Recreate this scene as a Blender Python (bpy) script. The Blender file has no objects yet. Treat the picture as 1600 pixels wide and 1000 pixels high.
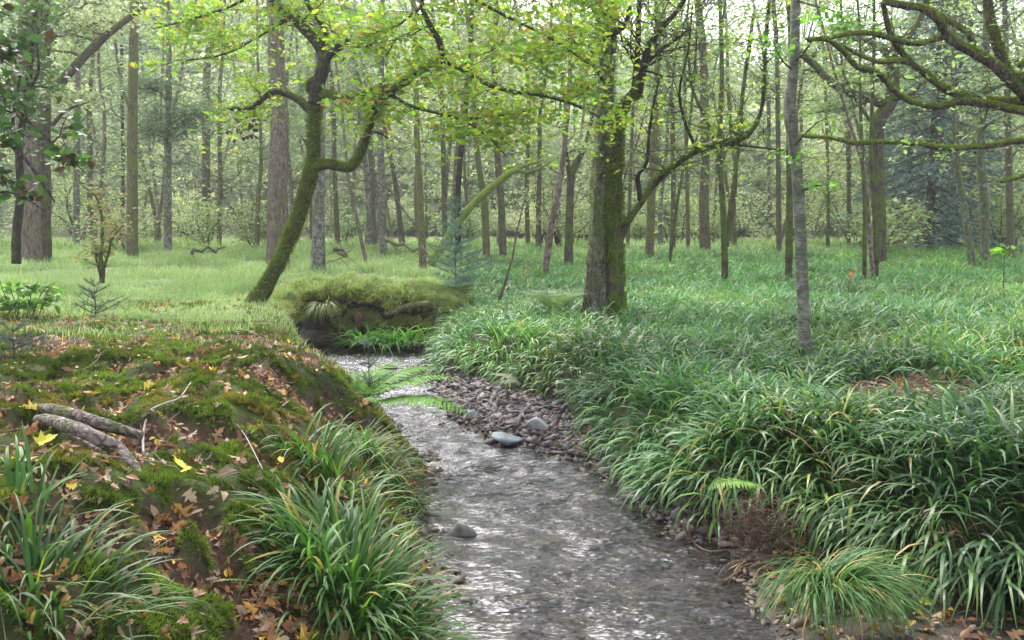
import bpy, math, random
import numpy as np
from mathutils import Vector, Matrix
R = math.radians
S = bpy.context.scene
COL = S.collection

# ------------------------------------------------------------------ camera
CAMZ = 2.3; F = 1386.0; PITCH = math.atan(150 / F)
cam = bpy.data.objects.new('camera', bpy.data.cameras.new('camera')); COL.objects.link(cam)
cam.location = (0, 0, CAMZ); cam.rotation_euler = (R(90) - PITCH, 0, 0)
cam.data.sensor_width = 36; cam.data.lens = 36 * F / 1600
cam.data.clip_start = 0.05; cam.data.clip_end = 2000
S.camera = cam

# ------------------------------------------------------------------ world, sun, exposure
SUN_EL, SUN_AZ = R(44), R(-25)      # azimuth measured from +Y (view direction) towards +X
w = bpy.data.worlds.new('World'); S.world = w; w.use_nodes = True
nt = w.node_tree; bg = nt.nodes['Background']
sky = nt.nodes.new('ShaderNodeTexSky'); sky.sky_type = 'NISHITA'; sky.sun_disc = False
sky.sun_elevation = SUN_EL; sky.sun_rotation = SUN_AZ; sky.dust_density = 3.0; sky.air_density = 1.0
hs = nt.nodes.new('ShaderNodeHueSaturation'); hs.inputs['Saturation'].default_value = 0.35
nt.links.new(sky.outputs[0], hs.inputs['Color']); nt.links.new(hs.outputs[0], bg.inputs[0])
bg.inputs[1].default_value = 0.15
sun = bpy.data.objects.new('sun', bpy.data.lights.new('sun', 'SUN')); COL.objects.link(sun)
sun.data.energy = 1.5; sun.data.angle = R(34); sun.data.color = (1, .96, .88)
sd = Vector((math.sin(SUN_AZ) * math.cos(SUN_EL), math.cos(SUN_AZ) * math.cos(SUN_EL), math.sin(SUN_EL)))
sun.rotation_euler = sd.to_track_quat('Z', 'Y').to_euler(); sun.location = sd * 60
S.view_settings.view_transform = 'Standard'; S.view_settings.look = 'None'
S.view_settings.gamma = 1; S.view_settings.exposure = 2.15
S.render.engine = 'CYCLES'
cy = S.cycles
cy.max_bounces = 8; cy.diffuse_bounces = 4; cy.glossy_bounces = 2; cy.transmission_bounces = 4
cy.transparent_max_bounces = 8; cy.volume_bounces = 0; cy.caustics_reflective = False; cy.caustics_refractive = False

# ------------------------------------------------------------------ projection helpers
cp, sp = math.cos(PITCH), math.sin(PITCH)
def P(u, v, Y):
    """world point seen at photo position (u, v) standing at distance Y"""
    a = (u - 800) / F; b = (500 - v) / F
    dy = cp + b * sp; dz = -sp + b * cp
    k = Y / dy
    return (a * k, Y, CAMZ + dz * k)
def G(u, v, z=0.0):
    a = (u - 800) / F; b = (500 - v) / F
    dy = cp + b * sp; dz = -sp + b * cp
    k = (z - CAMZ) / dz
    return (a * k, dy * k)

# ------------------------------------------------------------------ noise
def _h(ix, iy, iz, seed):
    h = (ix.astype(np.int64) * 374761393 + iy.astype(np.int64) * 668265263 + iz.astype(np.int64) * 2147483647 + seed * 974634777) & 0xffffffff
    h = ((h ^ (h >> 13)) * 1274126177) & 0xffffffff
    h = ((h ^ (h >> 16)) * 2246822519) & 0xffffffff
    return ((h ^ (h >> 15)) & 0xffffff) / float(0xffffff)
def noise(x, y, z=0.0, seed=0):
    x = np.asarray(x, float); y = np.asarray(y, float); z = np.asarray(z, float) + np.zeros_like(x)
    ix, iy, iz = np.floor(x), np.floor(y), np.floor(z)
    fx, fy, fz = x - ix, y - iy, z - iz
    fx, fy, fz = [f * f * (3 - 2 * f) for f in (fx, fy, fz)]
    r = 0
    for a in (0, 1):
        for b in (0, 1):
            for c in (0, 1):
                r = r + (fx if a else 1 - fx) * (fy if b else 1 - fy) * (fz if c else 1 - fz) * _h(ix + a, iy + b, iz + c, seed)
    return r * 2 - 1
def fbm(x, y, z=0.0, o=4, seed=0):
    r = 0; a = .5; s = 1.0
    for i in range(o):
        r = r + a * noise(np.asarray(x) * s, np.asarray(y) * s, np.asarray(z) * s, seed + i); a *= .5; s *= 2.03
    return r
def sm(a, b, x):
    t = np.clip((np.asarray(x, float) - a) / (b - a), 0, 1); return t * t * (3 - 2 * t)

# ------------------------------------------------------------------ the course of the stream
water_px = [(1215, 1000), (1180, 900), (1130, 850), (1060, 825), (1000, 770), (930, 722), (850, 700), (770, 692), (738, 670),
            (702, 655), (694, 625), (690, 600), (672, 575), (668, 552), (655, 541), (560, 538), (520, 533), (430, 527)]
left_px = [(430, 550), (480, 562), (500, 600), (508, 632), (560, 655), (620, 668), (640, 700), (662, 735), (684, 755), (668, 785), (672, 850), (684, 900), (694, 1000)]
WPOLY = np.array([(1.9, -3)] + [(1.75, 2.5)] + [G(*p) for p in water_px] + [G(*p) for p in left_px] + [(-.45, 2.5), (-.6, -3)])
low_px = [(1800, 1040), (1600, 985), (1440, 945), (1330, 885), (1220, 845), (1135, 838), (1066, 815), (1006, 762), (945, 714), (900, 660), (850, 632),
          (790, 612), (720, 596), (690, 583), (680, 560), (676, 545)]
low_far = [(658, 534), (560, 529), (520, 524), (430, 518)]
LPOLY = np.array([(5.5, -3), (4.2, 3.0)] + [G(*p) for p in low_px] + [G(*p) for p in low_far] + [(-5.0, 16.6)] + [G(*p) for p in left_px] + [(-.45, 2.5), (-.6, -3)])
def sdist(x, y, poly):
    x = np.asarray(x, float); y = np.asarray(y, float)
    d = np.full(x.shape, 1e9); ins = np.zeros(x.shape, bool)
    n = len(poly)
    for i in range(n):
        ax, ay = poly[i]; bx, by = poly[(i + 1) % n]
        ex, ey = bx - ax, by - ay
        t = np.clip(((x - ax) * ex + (y - ay) * ey) / (ex * ex + ey * ey + 1e-12), 0, 1)
        d = np.minimum(d, (x - ax - t * ex) ** 2 + (y - ay - t * ey) ** 2)
        c = ((ay > y) != (by > y)) & (x < ex * (y - ay) / (ey if ey else 1e-12) + ax)
        ins ^= c
    d = np.sqrt(d)
    return np.where(ins, -d, d)
CY = np.array([-3, 2.5, 4.7, 6.5, 8.0, 9.7, 12, 15, 16.5])
CX = np.array([.6, .65, .6, .35, .0, -.35, -1.2, -1.7, -1.6])
def fields(x, y):
    x = np.asarray(x, float); y = np.asarray(y, float)
    sW = sdist(x, y, WPOLY); sL = sdist(x, y, LPOLY)
    xc = np.interp(y, CY, CX)
    left = sm(-.25, .25, xc - x)
    left = np.where(y > 16.5, sm(-1.0, -1.6, x), left)
    return sW, sL, left
def height(x, y, full=False):
    x = np.asarray(x, float); y = np.asarray(y, float)
    sW, sL, left = fields(x, y)
    wob = .22 * fbm(x * .9, y * .9, 0, 3, 5)
    # left bank
    wl = np.interp(y, [0, 3, 6, 9, 12, 14.5, 16.4, 16.9], [1.9, 1.9, 1.5, 1.1, .75, .6, .6, .16])
    hl = np.interp(y, [0, 6, 10, 16, 20], [.98, 1.0, .95, .86, .9])
    sl = np.maximum(sL + wob * np.minimum(1, wl), 0)
    shape = sm(0, 1, sl / wl) * .75 + .25 * np.clip(sl / (wl * .35), 0, 1)
    zl = hl * shape
    near = sm(11, 7, y) * sm(.05, .5, sl)
    zl = zl + near * (.20 * fbm(x * 1.5, y * 1.5, 0, 3, 11) + .10 * (np.abs(fbm(x * 4, y * 4, 0, 2, 12)) - .1))
    zl = zl + near * .085 * mossmask(x, y) * sm(11, 8, y)
    zl = zl + .06 * fbm(x * .8, y * .8, 0, 3, 14) * sm(.3, 1.5, sl)
    zl = zl + .25 * sm(3.5, 9, -x) * sm(18, 6, y)
    # right bank
    wr = np.interp(y, [0, 4, 7, 12, 17], [.75, .75, .6, .6, .6])
    sr = np.maximum(sL + wob * .4, 0)
    zr = .42 * sm(0, 1, sr / wr) + .12 * np.clip(sr / .12, 0, 1) + .2 * sm(.5, 4, sr) + .07 * fbm(x * .9, y * .9, 0, 3, 21) * sm(.2, 1, sr)
    z = zl * left + zr * (1 - left)
    # rise of the wood floor, then the hill behind it
    d = np.hypot(x, y)
    z = z + (.45 - .12 * left) * sm(16.5, 32, d) + .12 * fbm(x * .25, y * .25, 0, 3, 31) * sm(18, 26, d)
    z = z + (25 - 7 * sm(0, .3, x / (np.abs(y) + 5))) * sm(72, 150, y + .25 * np.abs(x) - .25 * x) + 10 * sm(60, 160, -x * .7 + y * .4)
    # shelf, gravel bar and bed
    base = .02 + .16 * np.clip(sW, 0, .5) + .015 * fbm(x * 6, y * 6, 0, 2, 41)
    bed = -.01 - .15 * sm(0, .8, -sW) + .03 * fbm(x * 4, y * 4, 0, 3, 42)
    z = np.where(sW < 0, bed, np.where(sL < 0, base, z + np.minimum(base, .1)))
    return (z, sW, sL, left) if full else z
def GT(u, v):
    """where the line of sight through (u, v) meets the ground"""
    a = (u - 800) / F; b = (500 - v) / F; dy = cp + b * sp; dz = -sp + b * cp
    t = np.arange(2.2, 30, .03); h = height(a / dy * t, t); q = np.argmax(CAMZ + dz / dy * t < h)
    return float(a / dy * t[q]), float(t[q])
def hz(x, y): return float(height(np.array([x]), np.array([y]))[0])
def normals(x, y, e=.05):
    zx = (height(x + e, y) - height(x - e, y)) / (2 * e); zy = (height(x, y + e) - height(x, y - e)) / (2 * e)
    n = np.stack([-zx, -zy, np.ones_like(zx)], -1)
    return n / np.linalg.norm(n, axis=1)[:, None]

# ------------------------------------------------------------------ mesh building
class Geo:
    def __init__(s): s.v = []; s.f = []; s.c = []; s.n = 0
    def add(s, v, faces, col=None):
        """v (n,3), faces list of int arrays (m,k), col (n,3) or (3,)"""
        v = np.asarray(v, float).reshape(-1, 3)
        for f in faces: s.f.append(np.asarray(f, np.int64) + s.n)
        if col is None: col = (1, 1, 1)
        col = np.asarray(col, float)
        if col.ndim == 1: col = np.broadcast_to(col, (len(v), 3))
        s.v.append(v); s.c.append(col); s.n += len(v)
    def build(s, name, mat, parent=None, smooth=True, origin=None):
        v = np.concatenate(s.v); c = np.concatenate(s.c)
        if origin is not None: v = v - np.asarray(origin)
        me = bpy.data.meshes.new(name)
        me.vertices.add(len(v)); me.vertices.foreach_set('co', v.astype(np.float32).ravel())
        idx = np.concatenate([f.ravel() for f in s.f])
        cnt = np.concatenate([np.full(len(f), f.shape[1], np.int64) for f in s.f])
        st = np.concatenate([[0], np.cumsum(cnt)[:-1]])
        me.loops.add(len(idx)); me.loops.foreach_set('vertex_index', idx.astype(np.int32))
        me.polygons.add(len(cnt)); me.polygons.foreach_set('loop_start', st.astype(np.int32))
        me.polygons.foreach_set('use_smooth', np.full(len(cnt), smooth))
        at = me.attributes.new('Col', 'FLOAT_COLOR', 'POINT')
        at.data.foreach_set('color', np.concatenate([c, np.ones((len(c), 1))], 1).astype(np.float32).ravel())
        me.update(calc_edges=True)
        me.materials.append(mat)
        o = bpy.data.objects.new(name, me); COL.objects.link(o)
        if parent is not None: o.parent = parent
        elif origin is not None: o.location = tuple(origin)
        return o
def empty(name, loc):
    o = bpy.data.objects.new(name, None); COL.objects.link(o); o.location = loc; o.empty_display_size = .1
    return o
def tag(o, label=None, cat=None, group=None, kind=None):
    if label: o['label'] = label
    if cat: o['category'] = cat
    if group: o['group'] = group
    if kind: o['kind'] = kind
    return o
def rotm(rx, ry, rz):
    cx, sx, cy_, sy, cz, sz = np.cos(rx), np.sin(rx), np.cos(ry), np.sin(ry), np.cos(rz), np.sin(rz)
    m = np.empty((len(rx), 3, 3))
    m[:, 0, 0] = cz * cy_; m[:, 0, 1] = cz * sy * sx - sz * cx; m[:, 0, 2] = cz * sy * cx + sz * sx
    m[:, 1, 0] = sz * cy_; m[:, 1, 1] = sz * sy * sx + cz * cx; m[:, 1, 2] = sz * sy * cx - cz * sx
    m[:, 2, 0] = -sy; m[:, 2, 1] = cy_ * sx; m[:, 2, 2] = cy_ * cx
    return m
def align(nrm, spin):
    """rotation matrices with z along nrm, spun about it"""
    n = nrm / np.linalg.norm(nrm, axis=1)[:, None]
    a = np.stack([np.cos(spin), np.sin(spin), np.zeros(len(n))], -1)
    x = a - n * (a * n).sum(1)[:, None]; x /= np.linalg.norm(x, axis=1)[:, None] + 1e-9
    y = np.cross(n, x)
    return np.stack([x, y, n], -1)
def scatter(geo, tv, tf, pos, rot, scl, col, dcol=None):
    """copies of template (tv, tf) at pos with rot (N,3,3), scl (N,) or (N,3), col (N,3)"""
    tv = np.asarray(tv, float); N = len(pos); m = len(tv)
    if N == 0: return
    scl = np.asarray(scl, float)
    if scl.ndim == 1: scl = scl[:, None] * np.ones(3)
    v = np.einsum('nij,nmj->nmi', rot, tv[None] * scl[:, None, :]) + pos[:, None, :]
    c = np.repeat(col[:, None, :], m, 1)
    if dcol is not None: c = c * dcol[None, :, None]
    off = np.arange(N)[:, None, None] * m
    geo.add(v.reshape(-1, 3), [(np.asarray(f)[None] + off).reshape(-1, np.asarray(f).shape[1]) for f in tf], c.reshape(-1, 3))

# leaf templates: x = length, y = width, z = up
def leaf_t(kind):
    if kind == 'quad':
        return np.array([(0, 0, 0), (.45, .3, .06), (1, 0, -.05), (.45, -.3, .06)]), [np.array([(0, 2, 1), (0, 3, 2)])]
    if kind == 'oval':
        v = [(0, 0, 0), (.5, 0, -.03), (1, 0, -.12), (.25, .22, .03), (.6, .27, .02), (.25, -.22, .03), (.6, -.27, .02)]
        return np.array(v), [np.array([(0, 1, 3), (1, 4, 3), (1, 2, 4), (0, 5, 1), (1, 5, 6), (1, 6, 2)])]
    if kind == 'oak':
        side = [(.12, .05), (.25, .17), (.34, .09), (.48, .26), (.58, .13), (.74, .27), (.82, .12), (.93, .12)]
    else:  # five-lobed
        side = [(-.02, .14), (.02, .45), (.16, .26), (.48, .52), (.45, .2), (.7, .24), (.78, .1)]
    o = [(0, 0)] + side + [(1, 0)] + [(a, -b) for a, b in side[::-1]]
    v = [(.4, 0, -.02)] + [(a, b, .9 * b * b - .12 * (a - .4) ** 2) for a, b in o]
    n = len(o)
    return np.array(v), [np.array([(0, 1 + i, 1 + (i + 1) % n) for i in range(n)])]
LQ, LO, LOAK, LSYC = leaf_t('quad'), leaf_t('oval'), leaf_t('oak'), leaf_t('syc')

def blades(geo, root, az, L, W, lean, bend, col, K=5, tipcol=(.12, .20, .06), rng=None, twist=.4):
    """arching strap leaves: root (N,3)"""
    N = len(root)
    if N == 0: return
    t = np.linspace(0, 1, K + 1)
    th = lean[:, None] + bend[:, None] * t[None] ** 1.4
    thm = .5 * (th[:, 1:] + th[:, :-1])
    ds = (L / K)[:, None]
    h = np.concatenate([np.zeros((N, 1)), np.cumsum(np.sin(thm) * ds, 1)], 1)
    z = np.concatenate([np.zeros((N, 1)), np.cumsum(np.cos(thm) * ds, 1)], 1)
    dx, dy = np.cos(az)[:, None], np.sin(az)[:, None]
    sw = (rng.random(N) - .5)[:, None] * .35 * L[:, None] * t[None] ** 2
    c = np.stack([root[:, 0:1] + dx * h - dy * sw, root[:, 1:2] + dy * h + dx * sw, root[:, 2:3] + z], -1)
    prof = np.array([.75] + list(1 - (t[1:] ** 3) * .97)) * (1 if K < 5 else 1)
    tw = ((rng.random(N) - .5) * 2 * twist)[:, None] * (t[None] * 1.5 + .3)
    nx = np.cos(th)[:, :] ; nz = -np.sin(th)
    side = np.stack([-dy * np.cos(tw) + dx * nx * np.sin(tw), dx * np.cos(tw) + dy * nx * np.sin(tw), nz * np.sin(tw)], -1)
    hw = (W[:, None] * prof[None] * .5)[..., None]
    v = np.stack([c - side * hw, c + side * hw], 2)      # N,K+1,2,3
    cc = col[:, None, :] * (1 - (t ** 4 * .5)[None, :, None]) + np.asarray(tipcol)[None, None] * (t ** 4 * .5)[None, :, None]
    cc = np.repeat(cc[:, :, None, :], 2, 2)
    k = np.arange(K); q = np.stack([2 * k, 2 * k + 1, 2 * k + 3, 2 * k + 2], -1)
    f = (q[None] + (np.arange(N) * 2 * (K + 1))[:, None, None]).reshape(-1, 4)
    geo.add(v.reshape(-1, 3), [f], cc.reshape(-1, 3))

def resample(pts, rad, step):
    pts = np.asarray(pts, float); rad = np.asarray(rad, float)
    p = np.vstack([2 * pts[0] - pts[1], pts, 2 * pts[-1] - pts[-2]])
    op, orr = [], []
    for i in range(1, len(p) - 2):
        n = max(1, int(np.linalg.norm(p[i + 1] - p[i]) / step))
        t = np.arange(n)[:, None] / n
        a, b, c, d = p[i - 1], p[i], p[i + 1], p[i + 2]
        op.append(.5 * ((2 * b) + (-a + c) * t + (2 * a - 5 * b + 4 * c - d) * t ** 2 + (-a + 3 * b - 3 * c + d) * t ** 3))
        orr.append(rad[i - 1] + (rad[i] - rad[i - 1]) * t[:, 0])
    op.append(pts[-1:]); orr.append(rad[-1:])
    return np.vstack(op), np.concatenate(orr)
def tube(geo, pts, rad, k=8, step=.12, bump=.12, seed=0, col=(1, 1, 1), smooth=True, flute=0.0):
    """tapered limb with an uneven surface"""
    if smooth: pts, rad = resample(pts, rad, step)
    else: pts = np.asarray(pts, float); rad = np.asarray(rad, float)
    n = len(pts)
    T = np.gradient(pts, axis=0); T /= np.linalg.norm(T, axis=1)[:, None] + 1e-9
    ref = np.array([1., 0, 0]) if abs(T[0][0]) < .8 else np.array([0, 1., 0])
    a = np.cross(T, ref[None]); bad = np.linalg.norm(a, axis=1) < .05
    # parallel transport
    A = np.empty_like(pts); u = np.cross(T[0], ref); u /= np.linalg.norm(u); A[0] = u
    for i in range(1, n):
        u = u - T[i] * u.dot(T[i]); u /= np.linalg.norm(u) + 1e-9; A[i] = u
    B = np.cross(T, A)
    ph = np.arange(k) * 2 * np.pi / k
    dirs = A[:, None] * np.cos(ph)[None, :, None] + B[:, None] * np.sin(ph)[None, :, None]
    r = rad[:, None] * np.ones(k)
    if bump:
        q = pts[:, None] + dirs * rad[:, None, None]
        fr = 1.0 / max(.05, float(rad.mean()) * 1.8)
        r = r * (1 + bump * 1.6 * fbm(q[..., 0] * fr, q[..., 1] * fr, q[..., 2] * fr * .5, 3, seed))
    if flute: r = r * (1 + flute * np.sin(ph * 5 + seed)[None] * np.linspace(1, 0, n)[:, None] ** 4)
    v = pts[:, None] + dirs * r[..., None]
    i = np.arange(n - 1)[:, None]; j = np.arange(k)[None]; j2 = (j + 1) % k
    f = np.stack([i * k + j, i * k + j2, (i + 1) * k + j2, (i + 1) * k + j], -1).reshape(-1, 4)
    geo.add(v.reshape(-1, 3), [f], col)
    # end caps
    for e, idx in ((0, np.arange(k)[::-1]), (n - 1, np.arange(k))):
        geo.f.append((idx + e * k + geo.n - n * k)[None])
    return pts, rad

def fuzz(geo, rng, pts, rad, dens, size, top=.2, cols=((.08, .12, .016), (.20, .26, .04))):
    pts, rad = resample(pts, rad, .05); T = np.gradient(pts, axis=0); T /= np.linalg.norm(T, axis=1)[:, None] + 1e-9
    n = int(dens * len(pts) * .05 * float(rad.mean()) * 6.28) + 1
    i = rng.integers(0, len(pts), n); a = rng.normal(0, 1, (n, 3)); a[:, 2] += top * 2; a -= T[i] * (a * T[i]).sum(1)[:, None]; a /= np.linalg.norm(a, axis=1)[:, None] + 1e-9
    p = pts[i] + a * rad[i][:, None] * .96 + T[i] * rng.uniform(-.03, .03, n)[:, None]
    keep = fbm(p[:, 0] * 3, p[:, 1] * 3, p[:, 2] * 3, 3, 17) + .35 * a[:, 2] * (1 if top else 0) > -.12 - .1 * rng.random(n); p, a = p[keep], a[keep]; n = len(p)
    t = rng.random((n, 1)); c = (np.array([cols[0]]) * (1 - t) + np.array([cols[1]]) * t) * (1 + .6 * fbm(p[:, 0] * 5, p[:, 1] * 5, p[:, 2] * 5, 2, 18))[:, None]
    scatter(geo, *MOSS_T, p, align(a + rng.normal(0, .35, (n, 3)), rng.random(n) * 6.28), size * rng.uniform(.5, 1.6, n), c)

def wander(rng, start, d, length, r0, r1, n=6, crook=.35, up=.08, hold=None):
    p = np.array(start, float); d = np.array(d, float); d /= np.linalg.norm(d)
    out = [p.copy()]
    for i in range(n):
        d = d + rng.normal(0, crook, 3) * np.array([1, 1, .7]) + np.array([0, 0, up]); d /= np.linalg.norm(d)
        p = p + d * length / n; out.append(p.copy())
    return np.array(out), np.linspace(r0, r1, n + 1)

# ------------------------------------------------------------------ materials
def newmat(name):
    m = bpy.data.materials.new(name); m.use_nodes = True; t = m.node_tree
    for n in list(t.nodes): t.nodes.remove(n)
    return m, t, t.nodes, t.links
def nd(t, kind, **kw):
    n = t.nodes.new(kind)
    for k, v in kw.items():
        if hasattr(n, k): setattr(n, k, v)
        else: n.inputs[k].default_value = v
    return n
def tnoise(t, vec, scale, detail=5, rough=.6):
    n = nd(t, 'ShaderNodeTexNoise'); n.inputs['Scale'].default_value = scale; n.inputs['Detail'].default_value = detail; n.inputs['Roughness'].default_value = rough
    t.links.new(vec, n.inputs['Vector']); return n.outputs['Fac']
def ramp(t, fac, stops):
    n = nd(t, 'ShaderNodeValToRGB'); e = n.color_ramp.elements
    while len(e) < len(stops): e.new(.5)
    for i, (p, c) in enumerate(stops): e[i].position = p; e[i].color = (*c, 1) if len(c) == 3 else c
    t.links.new(fac, n.inputs[0]); return n.outputs[0]
def mix(t, fac, a, b, mode='MIX'):
    n = nd(t, 'ShaderNodeMix', data_type='RGBA', blend_type=mode)
    for s, x in ((n.inputs[0], fac), (n.inputs[6], a), (n.inputs[7], b)):
        if hasattr(x, 'is_output'): t.links.new(x, s)
        elif isinstance(x, (int, float)): s.default_value = x
        else: s.default_value = (*x, 1)
    return n.outputs[2]
def mapping(t, scale):
    tc = nd(t, 'ShaderNodeTexCoord'); mp = nd(t, 'ShaderNodeMapping'); mp.inputs['Scale'].default_value = scale
    t.links.new(tc.outputs['Object'], mp.inputs[0]); return mp.outputs[0]
def foliage(name, rough=.45, trans=.45, sat=1.0, spec=.5, tcol=(1.1, 1.28, .7)):
    m, t, N, L = newmat(name)
    a = nd(t, 'ShaderNodeAttribute', attribute_name='Col')
    b = nd(t, 'ShaderNodeBsdfPrincipled'); b.inputs['Roughness'].default_value = rough; b.inputs['Specular IOR Level'].default_value = spec
    tr = nd(t, 'ShaderNodeBsdfTranslucent'); mx = nd(t, 'ShaderNodeMixShader'); mx.inputs[0].default_value = trans
    out = nd(t, 'ShaderNodeOutputMaterial')
    L.new(a.outputs['Color'], b.inputs['Base Color'])
    L.new(mix(t, 1.0, a.outputs['Color'], tcol, 'MULTIPLY'), tr.inputs[0])
    L.new(b.outputs[0], mx.inputs[1]); L.new(tr.outputs[0], mx.inputs[2]); L.new(mx.outputs[0], out.inputs[0])
    return m
def bark(name, c1, c2, moss=(.10, .14, .02), amt=.5, side=None, scale=1.0, lichen=None, ridged=(14, 14, 3), top=0.0, crack=.9):
    """ridged bark, moss patches; amt 0..1 moss cover; top = extra moss on upper faces"""
    m, t, N, L = newmat(name)
    v = mapping(t, (1, 1, 1)); vr = mapping(t, ridged)
    n1 = tnoise(t, vr, scale, 6, .7); n2 = tnoise(t, v, 3.2 * scale, 6, .65); n3 = tnoise(t, v, 30 * scale, 3, .6)
    c = ramp(t, n1, [(.32, c1), (.68, c2)])
    vo = nd(t, 'ShaderNodeTexVoronoi', feature='DISTANCE_TO_EDGE'); vo.inputs['Scale'].default_value = 1.6 * scale; wv = nd(t, 'ShaderNodeVectorMath', operation='MULTIPLY_ADD')
    nn_ = nd(t, 'ShaderNodeTexNoise'); nn_.inputs['Scale'].default_value = 9; L.new(v, nn_.inputs['Vector']); L.new(nn_.outputs['Color'], wv.inputs[0]); wv.inputs[1].default_value = (1.2, 1.2, 1.2); L.new(vr, wv.inputs[2]); L.new(wv.outputs[0], vo.inputs['Vector'])
    ck = ramp(t, vo.outputs['Distance'], [(.0, (.35, .35, .35)), (.22, (1, 1, 1))])
    c = mix(t, crack, c, mix(t, 1.0, c, ck, 'MULTIPLY'))
    if lichen:
        n4 = tnoise(t, v, 9 * scale, 4, .6)
        c = mix(t, ramp(t, n4, [(.46, (0, 0, 0)), (.72, (.8, .8, .8))]), c, lichen)
    geo = nd(t, 'ShaderNodeNewGeometry'); sx = nd(t, 'ShaderNodeSeparateXYZ'); L.new(geo.outputs['Normal'], sx.inputs[0])
    s = nd(t, 'ShaderNodeMath', operation='MULTIPLY_ADD'); L.new(sx.outputs['Z'], s.inputs[0]); s.inputs[1].default_value = top; L.new(n2, s.inputs[2])
    th = .72 - .5 * amt
    mask = ramp(t, s.outputs[0], [(max(0, th - .05), (0, 0, 0)), (min(1, th + .08), (1, 1, 1))])
    mc = ramp(t, n3, [(.3, tuple(x * .6 for x in moss)), (.7, tuple(x * 1.5 for x in moss))])
    c = mix(t, mask, c, mc)
    b = nd(t, 'ShaderNodeBsdfPrincipled'); b.inputs['Roughness'].default_value = .85; b.inputs['Specular IOR Level'].default_value = .25
    bp = nd(t, 'ShaderNodeBump'); bp.inputs['Strength'].default_value = .9; bp.inputs['Distance'].default_value = .035
    bm = nd(t, 'ShaderNodeMath', operation='MULTIPLY_ADD'); L.new(n3, bm.inputs[0]); bm.inputs[1].default_value = .5; L.new(n1, bm.inputs[2])
    b2 = nd(t, 'ShaderNodeMath', operation='MULTIPLY_ADD'); L.new(ck, b2.inputs[0]); b2.inputs[1].default_value = .8 * crack; L.new(bm.outputs[0], b2.inputs[2]); L.new(b2.outputs[0], bp.inputs['Height']); L.new(bp.outputs[0], b.inputs['Normal'])
    L.new(c, b.inputs['Base Color'])
    out = nd(t, 'ShaderNodeOutputMaterial'); L.new(b.outputs[0], out.inputs[0])
    return m
def attr_mat(name, rough=.8, spec=.3, nscale=20, bump=.3, dist=.01):
    m, t, N, L = newmat(name)
    a = nd(t, 'ShaderNodeAttribute', attribute_name='Col')
    v = mapping(t, (1, 1, 1)); n = tnoise(t, v, nscale, 6, .7)
    c = mix(t, 1.0, a.outputs['Color'], ramp(t, n, [(.25, (.55, .55, .55)), (.75, (1.4, 1.4, 1.4))]), 'MULTIPLY')
    b = nd(t, 'ShaderNodeBsdfPrincipled'); b.inputs['Roughness'].default_value = rough; b.inputs['Specular IOR Level'].default_value = spec
    bp = nd(t, 'ShaderNodeBump'); bp.inputs['Strength'].default_value = bump; bp.inputs['Distance'].default_value = dist
    L.new(n, bp.inputs['Height']); L.new(bp.outputs[0], b.inputs['Normal']); L.new(c, b.inputs['Base Color'])
    out = nd(t, 'ShaderNodeOutputMaterial'); L.new(b.outputs[0], out.inputs[0])
    return m
M = {}
M['rush'] = foliage('wood_rush_leaf', .42, .32, spec=.38)
M['tuft'] = foliage('tussock_leaf', .5, .35, spec=.22)
M['grass'] = foliage('field_grass', .5, .4)
M['leaf'] = foliage('tree_leaf', .45, .55)
M['woodleaf'] = foliage('background_leaf', .5, .5, tcol=(1.05, 1.14, .85))
M['darkleaf'] = foliage('dark_leaf', .5, .3)  # for plants whose own leaf colour is dark
M['fern'] = foliage('fern_leaf', .55, .35, spec=.25)
M['needle'] = foliage('spruce_needle', .5, .2, tcol=(1, 1, 1))
M['moss'] = foliage('moss_tips', .8, .25, spec=.15)
M['litter'] = foliage('fallen_leaf', .6, .2, spec=.3, tcol=(1, .9, .8))
M['ground'] = attr_mat('woodland_ground', .9, .2, 26, .8, .03)
M['stone'] = attr_mat('wet_stone', .55, .3, 14, .35, .01)
M['root'] = attr_mat('root_bark', .8, .3, 30, .6, .01)
M['oak_moss'] = bark('mossy_oak_bark', (.035, .025, .02), (.12, .095, .075), (.075, .105, .018), .5, top=.14)
M['oak_dark'] = bark('dark_oak_bark', (.018, .014, .012), (.07, .055, .048), (.06, .085, .012), .30, top=.22)
M['ivy_bark'] = bark('rough_green_bark', (.04, .037, .028), (.20, .19, .145), (.10, .13, .045), .42, lichen=(.34, .36, .31))
M['grey'] = bark('smooth_grey_bark', (.07, .075, .058), (.17, .17, .135), (.10, .12, .06), .22, ridged=(6, 6, 16), lichen=(.30, .30, .25), crack=.35)
M['limb_moss'] = bark('mossy_limb_bark', (.06, .045, .04), (.17, .13, .12), (.10, .125, .02), .42, top=.25)
M['pink'] = bark('pinkish_flaking_bark', (.13, .095, .08), (.34, .27, .24), (.13, .15, .05), .30)
M['mossy_pale'] = bark('mossy_pale_bark', (.12, .10, .06), (.26, .22, .14), (.13, .145, .045), .45)
M['lichen'] = bark('lichened_bark', (.10, .09, .08), (.25, .23, .21), (.13, .15, .04), .32, lichen=(.42, .43, .40))
M['brown'] = bark('brown_bark', (.09, .075, .055), (.24, .20, .16), (.12, .14, .03), .35)
M['red'] = bark('reddish_bark', (.10, .055, .04), (.28, .19, .16), (.12, .13, .04), .22, lichen=(.36, .31, .29))
M['bright_moss'] = bark('thick_bright_moss', (.10, .08, .04), (.2, .16, .09), (.15, .20, .03), .85, top=.1)
M['conifer'] = bark('spruce_bark', (.07, .06, .06), (.20, .18, .17), (.10, .12, .05), .15)
M['twig'] = bark('twig_bark', (.035, .028, .024), (.11, .09, .075), (.09, .11, .03), .3)

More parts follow.
